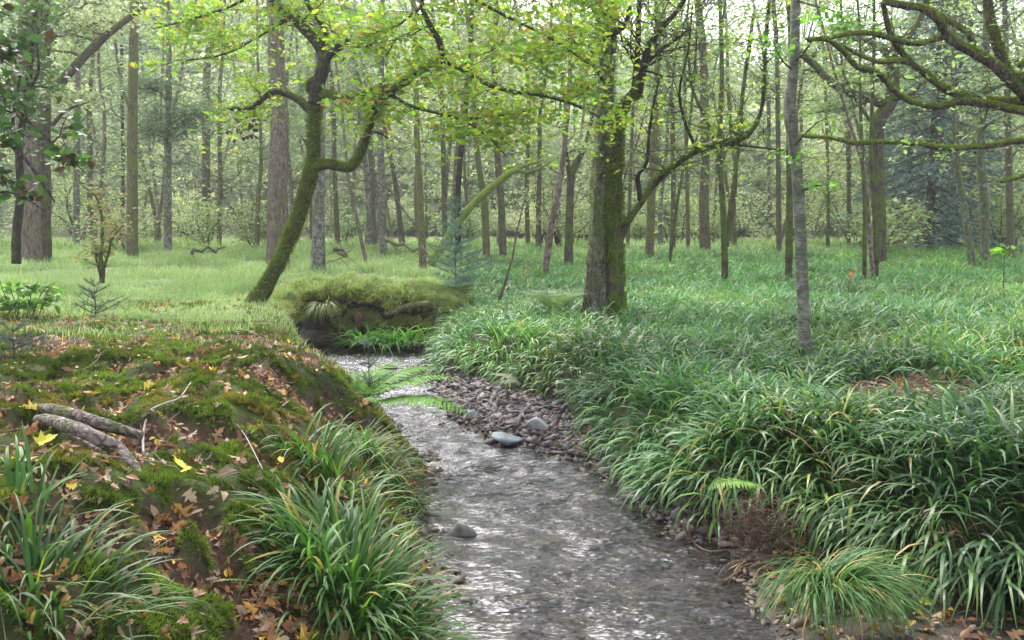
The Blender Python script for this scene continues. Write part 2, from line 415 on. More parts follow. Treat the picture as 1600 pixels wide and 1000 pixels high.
# ------------------------------------------------------------------ ground sheet
def grow_axis(lo, hi, st, glo, ghi, f=1.07):
    a = list(np.arange(lo, hi, st)); s = st
    while a[-1] < ghi: s *= f; a.append(a[-1] + s)
    s = st; b = []
    p = lo
    while p > glo: s *= f; p -= s; b.append(p)
    return np.array(b[::-1] + a)
def mossmask(x, y):
    m = fbm(x * 2.8, y * 2.8, 0, 3, 71) + .45 * fbm(x * 7, y * 7, 0, 2, 72)
    m = m + .14 * sm(4.9, 3.9, y)
    return sm(-.06, .08, m + .11)
PATCH = G(1455, 612, .8)
def patchmask(x, y):
    return sm(1.25, .75, np.hypot((x - PATCH[0]) / 1.0, (y - PATCH[1]) / .75) + .25 * fbm(x * 3, y * 3, 0, 2, 77))
def ground():
    xs = grow_axis(-6, 5.5, .06, -260, 260); ys = grow_axis(2.5, 18.5, .06, -12, 330)
    X, Y = np.meshgrid(xs, ys); x, y = X.ravel(), Y.ravel()
    z, sW, sL, left = height(x, y, True)
    nx, ny = len(xs), len(ys)
    Z = z.reshape(ny, nx)
    gy, gx = np.gradient(Z, ys, xs); slope = np.hypot(gx, gy).ravel()
    mo = mossmask(x, y)[:, None]; n = (fbm(x * 7, y * 7, 0, 3, 81)[:, None] + .5)
    C = lambda *c: np.array(c)[None]
    litter = C(.075, .042, .028) * (.6 + n) ; moss = C(.032, .046, .010) * (.7 + .8 * n)
    soil = C(.05, .036, .026) * (.6 + n); field = C(.19, .26, .11) * (.7 + .6 * n); wood = C(.12, .13, .06) * (.8 + .4 * n)
    bank = litter * (1 - mo) + moss * mo
    d = np.hypot(x, y)[:, None]
    fl = sm(9.5, 13, y)[:, None]
    L = bank * (1 - fl) + field * fl
    under = C(.05, .05, .022) * (.7 + .5 * n)
    fr = sm(15, 26, d)
    Rr = under * (1 - fr) + C(.075, .115, .035) * (.8 + .4 * n) * fr
    pm = patchmask(x, y)[:, None]; Rr = Rr * (1 - pm) + litter * pm
    lf = left[:, None]
    c = L * lf + Rr * (1 - lf)
    st = sm(1.0, 2.2, slope)[:, None]; c = c * (1 - st) + soil * st
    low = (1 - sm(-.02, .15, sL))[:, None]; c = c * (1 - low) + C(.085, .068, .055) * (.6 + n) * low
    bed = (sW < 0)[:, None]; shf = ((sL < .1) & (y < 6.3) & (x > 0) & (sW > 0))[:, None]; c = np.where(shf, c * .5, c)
    c = np.where(bed, C(.115, .095, .07) * (.5 + n * 1.1), c)
    fw = sm(45, 70, d); c = c * (1 - fw) + wood * fw
    g = Geo()
    i = np.arange(ny - 1)[:, None]; j = np.arange(nx - 1)[None]
    f = np.stack([i * nx + j, i * nx + j + 1, (i + 1) * nx + j + 1, (i + 1) * nx + j], -1).reshape(-1, 4)
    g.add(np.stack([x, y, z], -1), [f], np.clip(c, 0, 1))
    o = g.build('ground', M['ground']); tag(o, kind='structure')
ground()

# ------------------------------------------------------------------ water
def water_mat():
    m, t, N, L = newmat('stream_water')
    tc = nd(t, 'ShaderNodeTexCoord')
    mp = nd(t, 'ShaderNodeMapping'); mp.inputs['Scale'].default_value = (.85, 2.1, 1); mp.inputs['Rotation'].default_value = (0, 0, R(-8)); L.new(tc.outputs['Object'], mp.inputs[0])
    n1 = tnoise(t, mp.outputs[0], 3.6, 3, .6); n2 = tnoise(t, mp.outputs[0], 11, 2, .55)
    a = nd(t, 'ShaderNodeMath', operation='MULTIPLY_ADD'); L.new(n2, a.inputs[0]); a.inputs[1].default_value = .22; L.new(n1, a.inputs[2])
    n3 = tnoise(t, tc.outputs['Object'], .9, 2, .5); am = ramp(t, n3, [(.36, (.35, .35, .35)), (.62, (1, 1, 1))])
    hm = nd(t, 'ShaderNodeMath', operation='MULTIPLY'); L.new(a.outputs[0], hm.inputs[0]); L.new(am, hm.inputs[1])
    bp = nd(t, 'ShaderNodeBump'); bp.inputs['Strength'].default_value = 1; bp.inputs['Distance'].default_value = .085; L.new(hm.outputs[0], bp.inputs['Height'])
    fr = nd(t, 'ShaderNodeFresnel'); fr.inputs['IOR'].default_value = 1.45; L.new(bp.outputs[0], fr.inputs['Normal'])
    tp = nd(t, 'ShaderNodeBsdfTransparent'); tp.inputs[0].default_value = (.56, .53, .42, 1)
    gl = nd(t, 'ShaderNodeBsdfGlossy'); gl.inputs['Roughness'].default_value = .23; gl.inputs[0].default_value = (.78, .78, .86, 1); L.new(bp.outputs[0], gl.inputs['Normal'])
    mx = nd(t, 'ShaderNodeMixShader'); L.new(fr.outputs[0], mx.inputs[0]); L.new(tp.outputs[0], mx.inputs[1]); L.new(gl.outputs[0], mx.inputs[2])
    out = nd(t, 'ShaderNodeOutputMaterial'); L.new(mx.outputs[0], out.inputs[0])
    return m
def water():
    xs = np.arange(-5.5, 3.2, .045); ys = np.arange(-3, 17.6, .045)
    X, Y = np.meshgrid(xs, ys); x, y = X.ravel(), Y.ravel()
    sW = sdist(x, y, WPOLY)
    fall = .05 * sm(9.2, 8.2, y)       # tiny step where it runs over the stones
    z = .035 * fbm(x * 2.6, y * 4.2, 0, 3, 51) + .024 * fbm(x * 7, y * 10, 0, 2, 52)
    riff = np.exp(-((y - 8.3) / 1.0) ** 2) + .8 * np.exp(-((y - 13.2) / 1.6) ** 2)
    z = z * (.7 + 1.1 * riff)
    nx, ny = len(xs), len(ys)
    i = np.arange(ny - 1)[:, None]; j = np.arange(nx - 1)[None]
    f = np.stack([i * nx + j, i * nx + j + 1, (i + 1) * nx + j + 1, (i + 1) * nx + j], -1).reshape(-1, 4)
    f = f[(sW[f] < .12).any(1)]
    used = np.unique(f); rm = -np.ones(len(x), int); rm[used] = np.arange(len(used))
    g = Geo(); g.add(np.stack([x, y, z], -1)[used], [rm[f]], (1, 1, 1))
    o = g.build('water', water_mat()); tag(o, kind='structure')
water()

# ------------------------------------------------------------------ stones
def stone_t(seed, sub=2, flat=.45):
    import bmesh
    bm = bmesh.new(); bmesh.ops.create_icosphere(bm, subdivisions=sub, radius=1)
    v = np.array([q.co[:] for q in bm.verts]); f = np.array([[q.index for q in p.verts] for p in bm.faces]); bm.free()
    r = 1 + .35 * fbm(v[:, 0] * 1.1 + seed * 9, v[:, 1] * 1.1, v[:, 2] * 1.1, 2, seed) + .08 * fbm(v[:, 0] * 4, v[:, 1] * 4, v[:, 2] * 4, 2, seed)
    v = v * r[:, None]
    rng = np.random.default_rng(seed)      # chop a few flat facets
    for _ in range(8):
        n = rng.normal(size=3); n /= np.linalg.norm(n); k = v @ n; ex = np.maximum(k - .5, 0); v = v - ex[:, None] * n[None] * .85
    v *= np.array([1, .75, flat])
    return v, [f]
def stones(name, rng, x, y, z, size, cols, nvar=4, tiltv=.35, sub=1, mat='stone'):
    g = Geo(); N = len(x); var = rng.integers(0, nvar, N)
    for k in range(nvar):
        m = var == k; n = m.sum()
        if not n: continue
        tv, tf = stone_t(100 + k, sub, rng.uniform(.3, .55))
        rot = rotm(rng.normal(0, tiltv, n), rng.normal(0, tiltv, n), rng.random(n) * 6.28)
        scatter(g, tv, tf, np.stack([x[m], y[m], z[m]], -1), rot, size[m][:, None] * np.stack([rng.uniform(.9, 1.5, n), rng.uniform(.7, 1.1, n), rng.uniform(.6, 1.1, n)], -1), cols[m])
    return g.build(name, M[mat])
STC = np.array([(.17, .15, .155), (.12, .10, .105), (.21, .17, .15), (.09, .09, .10), (.16, .12, .11), (.30, .27, .25), (.14, .14, .15)])
def gravel():
    rng = np.random.default_rng(3)
    n = 60000; x = rng.uniform(-5, 5, n); y = rng.uniform(2.8, 17, n)
    sW, sL, left = fields(x, y)
    bar = (sL < .05) & (sW > -.06) & (left < .5) & (y > 6.2)
    m = bar & (rng.random(n) < 1.0)
    xx, yy = x[m], y[m]
    # densify the bar with jittered copies
    k = 7; xx = np.concatenate([xx + rng.normal(0, .09, len(xx)) for _ in range(k)]); yy = np.concatenate([yy + rng.normal(0, .14, m.sum()) for _ in range(k)])
    sW, sL, left = fields(xx, yy); q = (sL < .08) & (sW > -.10) & (left < .5); xx, yy = xx[q], yy[q]
    s = np.clip(rng.lognormal(math.log(.027), .62, len(xx)), .012, .12)
    c = np.array([1.05, .92, .92]) * STC[rng.integers(0, len(STC), len(xx))] * rng.uniform(.3, .75, (len(xx), 1))
    o = stones('gravel', rng, xx, yy, height(xx, yy) + s * .15, s, c); tag(o, kind='stuff', label='small flat purplish grey pebbles heaped along the gravel bar')
    # bed, shelf and margins
    m = (sdist(x, y, WPOLY) < .08); m2 = m & (rng.random(n) < .8)
    x2, y2 = x[m2], y[m2]
    e = (np.abs(sdist(x, y, WPOLY) - .02) < .12) & ~m2 & (rng.random(n) < .5); x2 = np.concatenate([x2, x[e]]); y2 = np.concatenate([y2, y[e]])
    sh = (sdist(x, y, LPOLY) < .1) & (sdist(x, y, WPOLY) > 0) & (y < 6.2) & (rng.random(n) < .12); x2 = np.concatenate([x2, x[sh]]); y2 = np.concatenate([y2, y[sh]])
    s = np.clip(rng.lognormal(math.log(.026), .5, len(x2)), .012, .08)
    c = STC[rng.integers(0, len(STC), len(x2))] * rng.uniform(.35, .8, (len(x2), 1)) * np.array([1, .9, .74])
    o = stones('streambed_pebbles', rng, x2, y2, height(x2, y2) + s * .1, s, c); tag(o, kind='stuff', label='brown and grey pebbles under and beside the running water')
gravel()
def stone(u, v, wpx, hpx, col, label, zoff=0.0, rz=0, tilt=(0, 0), seed=1, flat=None, wet=1, group='larger stones in the stream', base=None):
    x, y = G(u, v, .06 if base is None else base); z = max(hz(x, y), -.02 if base is None else -1)
    D = math.hypot(y, 0); s = wpx / F * y / 2
    f = flat or max(.18, hpx / wpx * 1.1)
    tv, tf = stone_t(seed, 3, 1.0)
    g = Geo(); rot = rotm(np.array([tilt[0]]), np.array([tilt[1]]), np.array([rz]))
    scatter(g, tv, tf, np.array([[0, 0, s * f * .35]]), rot, np.array([[s, s * 1.0, s * f]]), np.array([col]))
    o = g.build('stone', M['stone']); o.location = (x, y, z + zoff); tag(o, label, 'stone', group)
stone(793, 687, 66, 22, (.17, .20, .21), 'long flat blue-grey stone lying at the water edge of the gravel bar', seed=11, rz=-.25, tilt=(0, .1), zoff=.05)
stone(840, 676, 44, 30, (.36, .36, .36), 'pale grey rounded stone beside the long flat slab on the gravel bar', seed=12, tilt=(.1, -.25), zoff=.02)
stone(740, 652, 26, 20, (.26, .29, .28), 'small pale greenish stone at the upper water edge of the gravel bar', seed=13, zoff=.01)
stone(770, 657, 36, 16, (.25, .20, .20), 'purplish grey stone right of the pale greenish stone on the gravel bar', seed=14, tilt=(0, -.35))
stone(722, 818, 62, 46, (.17, .16, .15), 'brown-grey rounded boulder in the water at the left bank', seed=15, zoff=-.03)
stone(690, 790, 62, 20, (.12, .11, .10), 'dark flat stone at the left bank behind the rounded boulder', seed=16)
stone(612, 570, 32, 14, (.10, .075, .08), 'dark purplish stone standing out of the riffle upstream', seed=17)
stone(655, 575, 32, 14, (.11, .09, .08), 'dark brown stone at the right side of the riffle upstream', seed=18)
stone(570, 562, 18, 10, (.13, .10, .11), 'small dark stone leftmost in the upstream riffle', seed=19)
stone(676, 603, 22, 10, (.15, .12, .13), 'grey stone at the upstream tip of the gravel bar', seed=20)
stone(660, 975, 46, 30, (.17, .17, .18), 'grey stone half hidden by rush leaves at the bottom left water edge', seed=21)
stone(1058, 777, 34, 34, (.15, .17, .16), 'grey-green stone under hanging rushes at the right bank', seed=22, base=.2)
stone(1445, 880, 26, 18, (.22, .24, .25), 'blue-grey stone at the foot of the rushes bottom right', seed=23, base=.14, group='stones on the dark shelf')
stone(1472, 932, 22, 16, (.20, .20, .21), 'pale grey stone beside the yellow leaf bottom right', seed=24, base=.1, group='stones on the dark shelf')
stone(1538, 930, 26, 16, (.20, .20, .20), 'grey angular stone nearest the right edge on the dark shelf', seed=25, base=.1, group='stones on the dark shelf')
stone(1432, 938, 16, 12, (.19, .19, .20), 'small grey stone left of the yellow leaf on the dark shelf', seed=26, base=.1, group='stones on the dark shelf')

# ------------------------------------------------------------------ moss tips and fallen leaves on the left bank
def band(rng, y0, y1, dens, side=None, xpad=1.0):
    half = .60 * y1 + xpad; n = int(dens * (y1 - y0) * 2 * half)
    x = rng.uniform(-half, half, n); y = rng.uniform(y0, y1, n)
    m = np.abs(x) < .60 * y + xpad
    return x[m], y[m]
tv = []; 
for a in range(4):
    an = a * 1.57 + .3; c, s = math.cos(an), math.sin(an)
    tv += [(-s * .16, c * .16, 0), (s * .16, -c * .16, 0), (c * .55, s * .55, 1)]
MOSS_T = (np.array(tv), [np.arange(12).reshape(4, 3)])
def moss():
    rng = np.random.default_rng(5); g = Geo()
    for y0, y1, dn, s in ((2.2, 5, 9500, .024), (5, 8, 6000, .028), (8, 12, 1500, .036), (12, 15, 700, .05)):
        n = int(dn * (y1 - y0) * 6); x = rng.uniform(-6, .3, n) if y1 < 9 else rng.uniform(-8, -1, n); n = len(x); y = rng.uniform(y0, y1, n)
        sW, sL, left = fields(x, y); m = (left > .5) & (sL > .12) & (x > -.60 * y - .6) & (rng.random(n) < mossmask(x, y)); x, y = x[m], y[m]; n = len(x)
        z = height(x, y); nn = normals(x, y); nn = nn + rng.normal(0, .25, nn.shape)
        lump = sm(-.3, .3, fbm(x * 9, y * 9, 0, 2, 61))
        sc = s * rng.uniform(.6, 1.5, n) * (.5 + 1.3 * lump)
        t = rng.random((n, 1)); b = fbm(x * 2, y * 2, 0, 2, 66)[:, None] + .5
        c = (np.array([[.055, .085, .012]]) * (1 - t) + np.array([[.14, .185, .028]]) * t) * (.55 + .9 * b)
        scatter(g, *MOSS_T, np.stack([x, y, z - .004], -1), align(nn, rng.random(n) * 6.28), sc * np.array([.62]), c * np.array([1.2, 1.25, 1.2]) * (1 + np.array([.5, -.12, .1]) * sm(.0, .3, fbm(x * 2.4, y * 2.4, 3, 3, 67))[:, None]))
    o = g.build('moss', M['moss'], smooth=False); tag(o, kind='stuff', label='deep green moss cushions over the left bank')
moss()
LITC = np.array([(.38, .20, .10), (.30, .16, .09), (.28, .12, .06), (.44, .29, .17), (.17, .09, .055), (.42, .17, .05), (.48, .26, .06), (.30, .18, .12), (.50, .38, .25)])
def litter():
    rng = np.random.default_rng(6); g = Geo()
    X, Y, Z, Sz = [], [], [], []
    for y0, y1, dn in ((2.3, 5, 1500), (5, 8.5, 1150), (8.5, 12, 300), (12, 15, 170)):
        x, y = band(rng, y0, y1, dn); n = len(x)
        sW, sL, left = fields(x, y); clump = sm(-.05, .22, fbm(x * 2.3, y * 2.3, 0, 2, 91))
        m = (left > .5) & (sL > .08) & (rng.random(n) < (1 - mossmask(x, y) * .86) * (.6 + .4 * clump)); X.append(x[m]); Y.append(y[m])
    x, y = band(rng, 13, 30, 50); sW, sL, left = fields(x, y); m = (left > .5) & (sL > .2) & (rng.random(len(x)) < .2 + 1.2 * fbm(x * .6, y * .6, 0, 2, 93)); X.append(x[m]); Y.append(y[m])
    # litter patch in the rushes, shelf at bottom right and a sprinkle on the gravel
    x = rng.normal(PATCH[0], .7, 900); y = rng.normal(PATCH[1], .5, 900); m = patchmask(x, y) > .3; X.append(x[m]); Y.append(y[m])
    x, y = band(rng, 3, 6.3, 260); sW, sL, left = fields(x, y); m = (left < .5) & (sW > .05) & (sL < .15); X.append(x[m]); Y.append(y[m])
    x, y = band(rng, 6.3, 12, 50); sW, sL, left = fields(x, y); m = (left < .5) & (sW > .0) & (sL < .1); X.append(x[m]); Y.append(y[m])
    x = np.concatenate(X); y = np.concatenate(Y); n = len(x)
    nn = normals(x, y) + rng.normal(0, .38, (n, 3)) * np.array([1, 1, .2]); z = height(x, y) + rng.uniform(.006, .035, n)
    ki = rng.integers(0, len(LITC), n); c = LITC[ki] * rng.uniform(.4, .95, (n, 1))
    yel = rng.random(n) < .035; c[yel] = np.array([.62, .46, .06])
    s = np.clip(rng.lognormal(math.log(.050), .36, n), .024, .10)
    k = rng.integers(0, 3, n)
    for i, T in enumerate((LOAK, LSYC, LO)):
        m = k == i
        sc = s[m][:, None] * np.stack([np.ones(m.sum()), np.ones(m.sum()) * rng.uniform(.6, 1.1, m.sum()), rng.uniform(-2.5, 4.0, m.sum())], -1)
        scatter(g, *T, np.stack([x[m], y[m], z[m]], -1), align(nn[m], rng.random(m.sum()) * 6.28), sc, c[m])
    o = g.build('leaf_litter', M['litter']); tag(o, kind='stuff', label='tan, orange and yellow fallen leaves')
litter()
def twigs():
    rng = np.random.default_rng(8); g = Geo()
    for i in range(150):
        y = rng.uniform(2.6, 11); x = rng.uniform(-.6 * y - .3, .0); _, sL, left = fields(np.array([x]), np.array([y]))
        if left[0] < .5 or sL[0] < .1: continue
        a = rng.random() * 3.14; L = rng.uniform(.12, .5); q = np.linspace(-.5, .5, 6) * L
        px = x + np.cos(a) * q + rng.normal(0, .012, 6); py = y + np.sin(a) * q + rng.normal(0, .012, 6)
        pz = height(px, py) + .02; r = rng.uniform(.002, .005)
        tube(g, np.stack([px, py, pz], -1), np.linspace(r, r * .5, 6), 5, .05, 0, i, col=np.array([.25, .2, .17]) * rng.uniform(.5, 1.2))
    o = g.build('fallen_twigs', M['root']); tag(o, kind='stuff', label='thin dead twigs among the fallen leaves')
twigs()

# ------------------------------------------------------------------ rushes and grass
RC = np.array([(.032, .090, .026), (.045, .120, .036), (.044, .110, .050), (.078, .165, .036), (.038, .102, .042)])
def rush_cols(rng, n, light=1.0, straw=.03):
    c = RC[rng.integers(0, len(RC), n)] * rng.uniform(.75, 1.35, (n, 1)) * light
    s = rng.random(n) < straw; c[s] = np.array([.33, .25, .13]) * rng.uniform(.6, 1.2, (s.sum(), 1))
    y = rng.random(n) < .03; c[y] = np.array([.20, .26, .05])
    return c
def outward(x, y, e=.05):
    gx = (sdist(x + e, y, LPOLY) - sdist(x - e, y, LPOLY)); gy = (sdist(x, y + e, LPOLY) - sdist(x, y - e, LPOLY))
    return np.arctan2(-gy, -gx)
def rush_mat(g, rng, x, y, nb, L, W, K, light=1.0, lat=None):
    n = len(x)
    sL = sdist(x, y, LPOLY); out = outward(x, y); e = sm(.55, .1, sL)
    mud = fbm(x * .7, y * .7, 0, 2, 55)
    X = np.repeat(x, nb) + rng.normal(0, .04, n * nb); Y = np.repeat(y, nb) + rng.normal(0, .04, n * nb); N = n * nb
    az = rng.random(N) * 6.283; E = np.repeat(e, nb); O = np.repeat(out, nb)
    da = (az - O + np.pi) % (2 * np.pi) - np.pi; az = O + da * (1 - .72 * E)
    LL = L * rng.uniform(.6, 1.2, N) * np.repeat((1 + .5 * mud + .12 * e) * rng.uniform(.75, 1.25, n), nb)
    lean = rng.uniform(.05, .6, N) + .35 * E; bend = rng.uniform(1.0, 2.6, N) + .7 * E
    hue = np.repeat(1 + .7 * fbm(x * .8, y * .8, 0, 3, 56), nb)[:, None]; yl = np.repeat(sm(.05, .3, fbm(x * .5 + 7, y * .5, 0, 3, 60)), nb)[:, None]
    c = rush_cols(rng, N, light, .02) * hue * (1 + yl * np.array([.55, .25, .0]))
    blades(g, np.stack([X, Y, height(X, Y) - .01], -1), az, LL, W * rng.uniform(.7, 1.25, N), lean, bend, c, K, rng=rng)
def rushes():
    rng = np.random.default_rng(11); g = Geo()
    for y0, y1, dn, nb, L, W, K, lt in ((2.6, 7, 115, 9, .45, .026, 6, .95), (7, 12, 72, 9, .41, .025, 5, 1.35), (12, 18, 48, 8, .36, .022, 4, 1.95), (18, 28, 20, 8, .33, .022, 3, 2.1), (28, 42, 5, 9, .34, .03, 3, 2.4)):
        x, y = band(rng, y0, y1, dn); sW, sL, left = fields(x, y)
        m = (left < .5) & (sL > .03) & (rng.random(len(x)) > patchmask(x, y) * .93)
        tr = (np.hypot(x - P(941, 500, 14.54)[0], y - 14.3) > .5) & (np.hypot(x - P(1257, 590, 9.75)[0], y - 9.5) > .22)
        light = sm(.25, .5, fbm(x * .35, y * .3, 0, 2, 57) + .35)
        m &= tr
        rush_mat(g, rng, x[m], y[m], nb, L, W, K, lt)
    o = g.build('wood_rush', M['rush']); tag(o, kind='stuff', label='dense glossy green wood-rush leaves covering the right bank')
rushes()
def meadow():
    rng = np.random.default_rng(12); g = Geo()
    for y0, y1, dn, L, W in ((8.5, 11.5, 260, .10, .006), (11.5, 15, 900, .13, .008), (15, 20, 900, .17, .010), (20, 30, 420, .22, .016), (30, 46, 90, .3, .035)):
        x, y = band(rng, y0, y1, dn); sW, sL, left = fields(x, y); n = len(x)
        cl = fbm(x * 1.1, y * 1.1, 0, 3, 58)
        m = ((left > .5) & (sL > .1) & (rng.random(n) < .55 + cl)) | ((left < .5) & (y > 28) & (rng.random(n) < .5))
        x, y, cl = x[m], y[m], cl[m]; n = len(x)
        t = rng.random((n, 1)) * .35 + .65 * sm(-.2, .2, fbm(x * .5, y * .5, 0, 2, 59))[:, None]
        c = (np.array([[.16, .27, .09]]) * (1 - t) + np.array([[.42, .52, .26]]) * t) * rng.uniform(.7, 1.2, (n, 1))
        s = rng.random(n) < .06; c[s] = (.42, .36, .2)
        blades(g, np.stack([x, y, height(x, y) - .01], -1), rng.random(n) * 6.28, L * rng.uniform(.5, 1.3, n) * (1 + 1.3 * cl), W * np.ones(n), rng.uniform(0, .6, n), rng.uniform(.2, 1.4, n), c, 3, tipcol=(.42, .48, .26), rng=rng)
    o = g.build('grass', M['grass']); tag(o, kind='stuff', label='fine pale green grass on the open woodland floor')
meadow()
def tussock(x, y, n, L, W, label, z=None, bias=None, pull=.5, lean=(.1, .9), bend=(.6, 1.8), light=1.0, spread=.12, K=7, straw=.04, seed=1, zoff=0.0, cols=None, group='rush tussocks', name='rush_tussock'):
    rng = np.random.default_rng(seed); z0 = hz(x, y) if z is None else z
    r = rng.random(n) ** .6 * spread; a = rng.random(n) * 6.283
    X, Y = x + r * np.cos(a), y + r * np.sin(a)
    az = a + rng.normal(0, .5, n)
    if bias is not None:
        da = (az - bias + np.pi) % (2 * np.pi) - np.pi; az = bias + da * (1 - pull)
    Z = height(X, Y) if z is None else np.full(n, z0)
    c = rush_cols(rng, n, light, straw) * np.array([1.15, 1.12, .72]) if cols is None else cols(rng, n)
    g = Geo()
    blades(g, np.stack([X, Y, Z + zoff], -1), az, L * rng.uniform(.55, 1.15, n), W * rng.uniform(.7, 1.2, n), rng.uniform(*lean, n) + r / spread * .3, rng.uniform(*bend, n), c, K, rng=rng)
    o = g.build(name, M['tuft'], origin=(x, y, z0)); tag(o, label, 'tussock', group); return o
PI = math.pi
x, y = GT(552, 925); tussock(x, y, 560, .47, .019, 'big glossy green rush tussock in the foreground left of the water', spread=.34, seed=31, light=.95, zoff=.03)
x, y = GT(470, 925); tussock(x, y, 100, .36, .017, 'smaller rush tussock at the left side of the big foreground one', spread=.16, seed=32, bias=PI, pull=.3, light=1.1)
x, y = GT(530, 755); tussock(x, y, 200, .42, .015, 'dark rush tussock midway down the left bank above the big one', spread=.3, seed=33, bias=-.5, pull=.35)
x, y = GT(605, 735); tussock(x, y, 200, .40, .013, 'fine-leaved rush tussock drooping over the left water edge', spread=.3, seed=34, bias=-.6, pull=.55, bend=(1, 2.2))
x, y = GT(565, 705); tussock(x, y, 120, .38, .012, 'grassy rush tussock below the bright ferns', spread=.25, seed=35, bias=-1.0, pull=.2, light=1.2)
x, y = GT(45, 935); tussock(x, y, 240, .42, .013, 'large rush tussock in the bottom left corner', spread=.3, seed=36, light=.72, lean=(.1, .7), bend=(.8, 1.9))  # leaf colour darkened to stand in for foreground shade
x, y = GT(30, 815); tussock(x, y, 60, .30, .015, 'rush tussock at the left edge behind the corner tussock', spread=.2, seed=37, light=.95)
x, y = G(1305, 905, .4)
def pale(rng, n):
    c = rush_cols(rng, n, 1.1, .12); return c * np.array([1.25, 1.15, .95])
tussock(x, y, 850, .45, .0095, 'pale drooping tussock of narrow leaves on the shelf bottom right', z=.33, spread=.2, seed=38, bias=-1.2, pull=.5, lean=(.15, .8), bend=(1.6, 2.5), K=7, cols=pale)
tussock(*P(508, 480, 16.3)[:2], 170, .62, .018, 'dark tussock hanging over the undercut bank with brown roots below', z=.80, spread=.1, seed=39, bias=-PI / 2, pull=.8, lean=(.9, 1.4), bend=(1.0, 1.6), straw=.3, light=1.2)
k = 0
for u, v, n_, L_ in ((585, 530, 90, .55), (625, 528, 90, .55), (655, 524, 80, .5), (560, 538, 60, .45), (690, 505, 80, .5)):  # leaf colours brightened to stand in for light from above
    x, y = G(u, v, .12)
    tussock(x, min(y, 16.1), n_, L_ * 1.35, .022, ['middle-left brightened rush tussock at the foot of the far bank', 'middle brightened rush tussock at the foot of the far bank', 'right-hand brightened rush tussock at the foot of the far bank', 'leftmost low rush tussock at the foot of the far bank', 'rush tussock where the far bank meets the right bank'][k], z=.12, spread=.22, seed=40 + k, bias=-1.2, pull=.45, lean=(.4, 1.1), bend=(.5, 1.4), light=2.6, group='rush tussocks at the foot of the far bank'); k += 1

def dry(rng, n): return np.array([[.30, .20, .12]]) * rng.uniform(.5, 1.2, (n, 1))
x, y = G(1475, 800, .45); tussock(x, y, 90, .42, .010, 'bundle of dry brown leaves hanging under the rushes bottom right', seed=61, bias=-PI / 2, pull=.75, lean=(1.2, 1.7), bend=(1.0, 1.5), spread=.12, cols=dry, name='dead_tussock', group='dead leaf bundles')
x, y = G(1190, 800, .4); tussock(x, y, 50, .35, .008, 'few dry straw leaves above the red-brown root tangle', seed=62, bias=-PI / 2, pull=.6, lean=(.9, 1.7), bend=(.8, 1.5), spread=.12, cols=dry, name='dead_tussock', group='dead leaf bundles')
for i, (u, v, lb) in enumerate(((1240, 850, 'short broad-leaved rush between the root tangle and the pale tussock'), (1420, 900, 'small dark tuft right of the pale drooping tussock'), (1530, 880, 'dark tuft near the right edge at the foot of the bank'), (1580, 960, 'low tuft in the bottom right corner'))):
    x, y = G(u, v, .15); tussock(x, y, 34, .26, .012, lb, seed=63 + i, lean=(.2, 1.0), bend=(.8, 2), spread=.1, light=.8, group='small tufts on the dark shelf')
stone(1415, 958, 44, 30, (.05, .085, .02), 'low moss-covered stone at the right foot of the pale tussock', seed=27, base=.1, group='stones on the dark shelf')

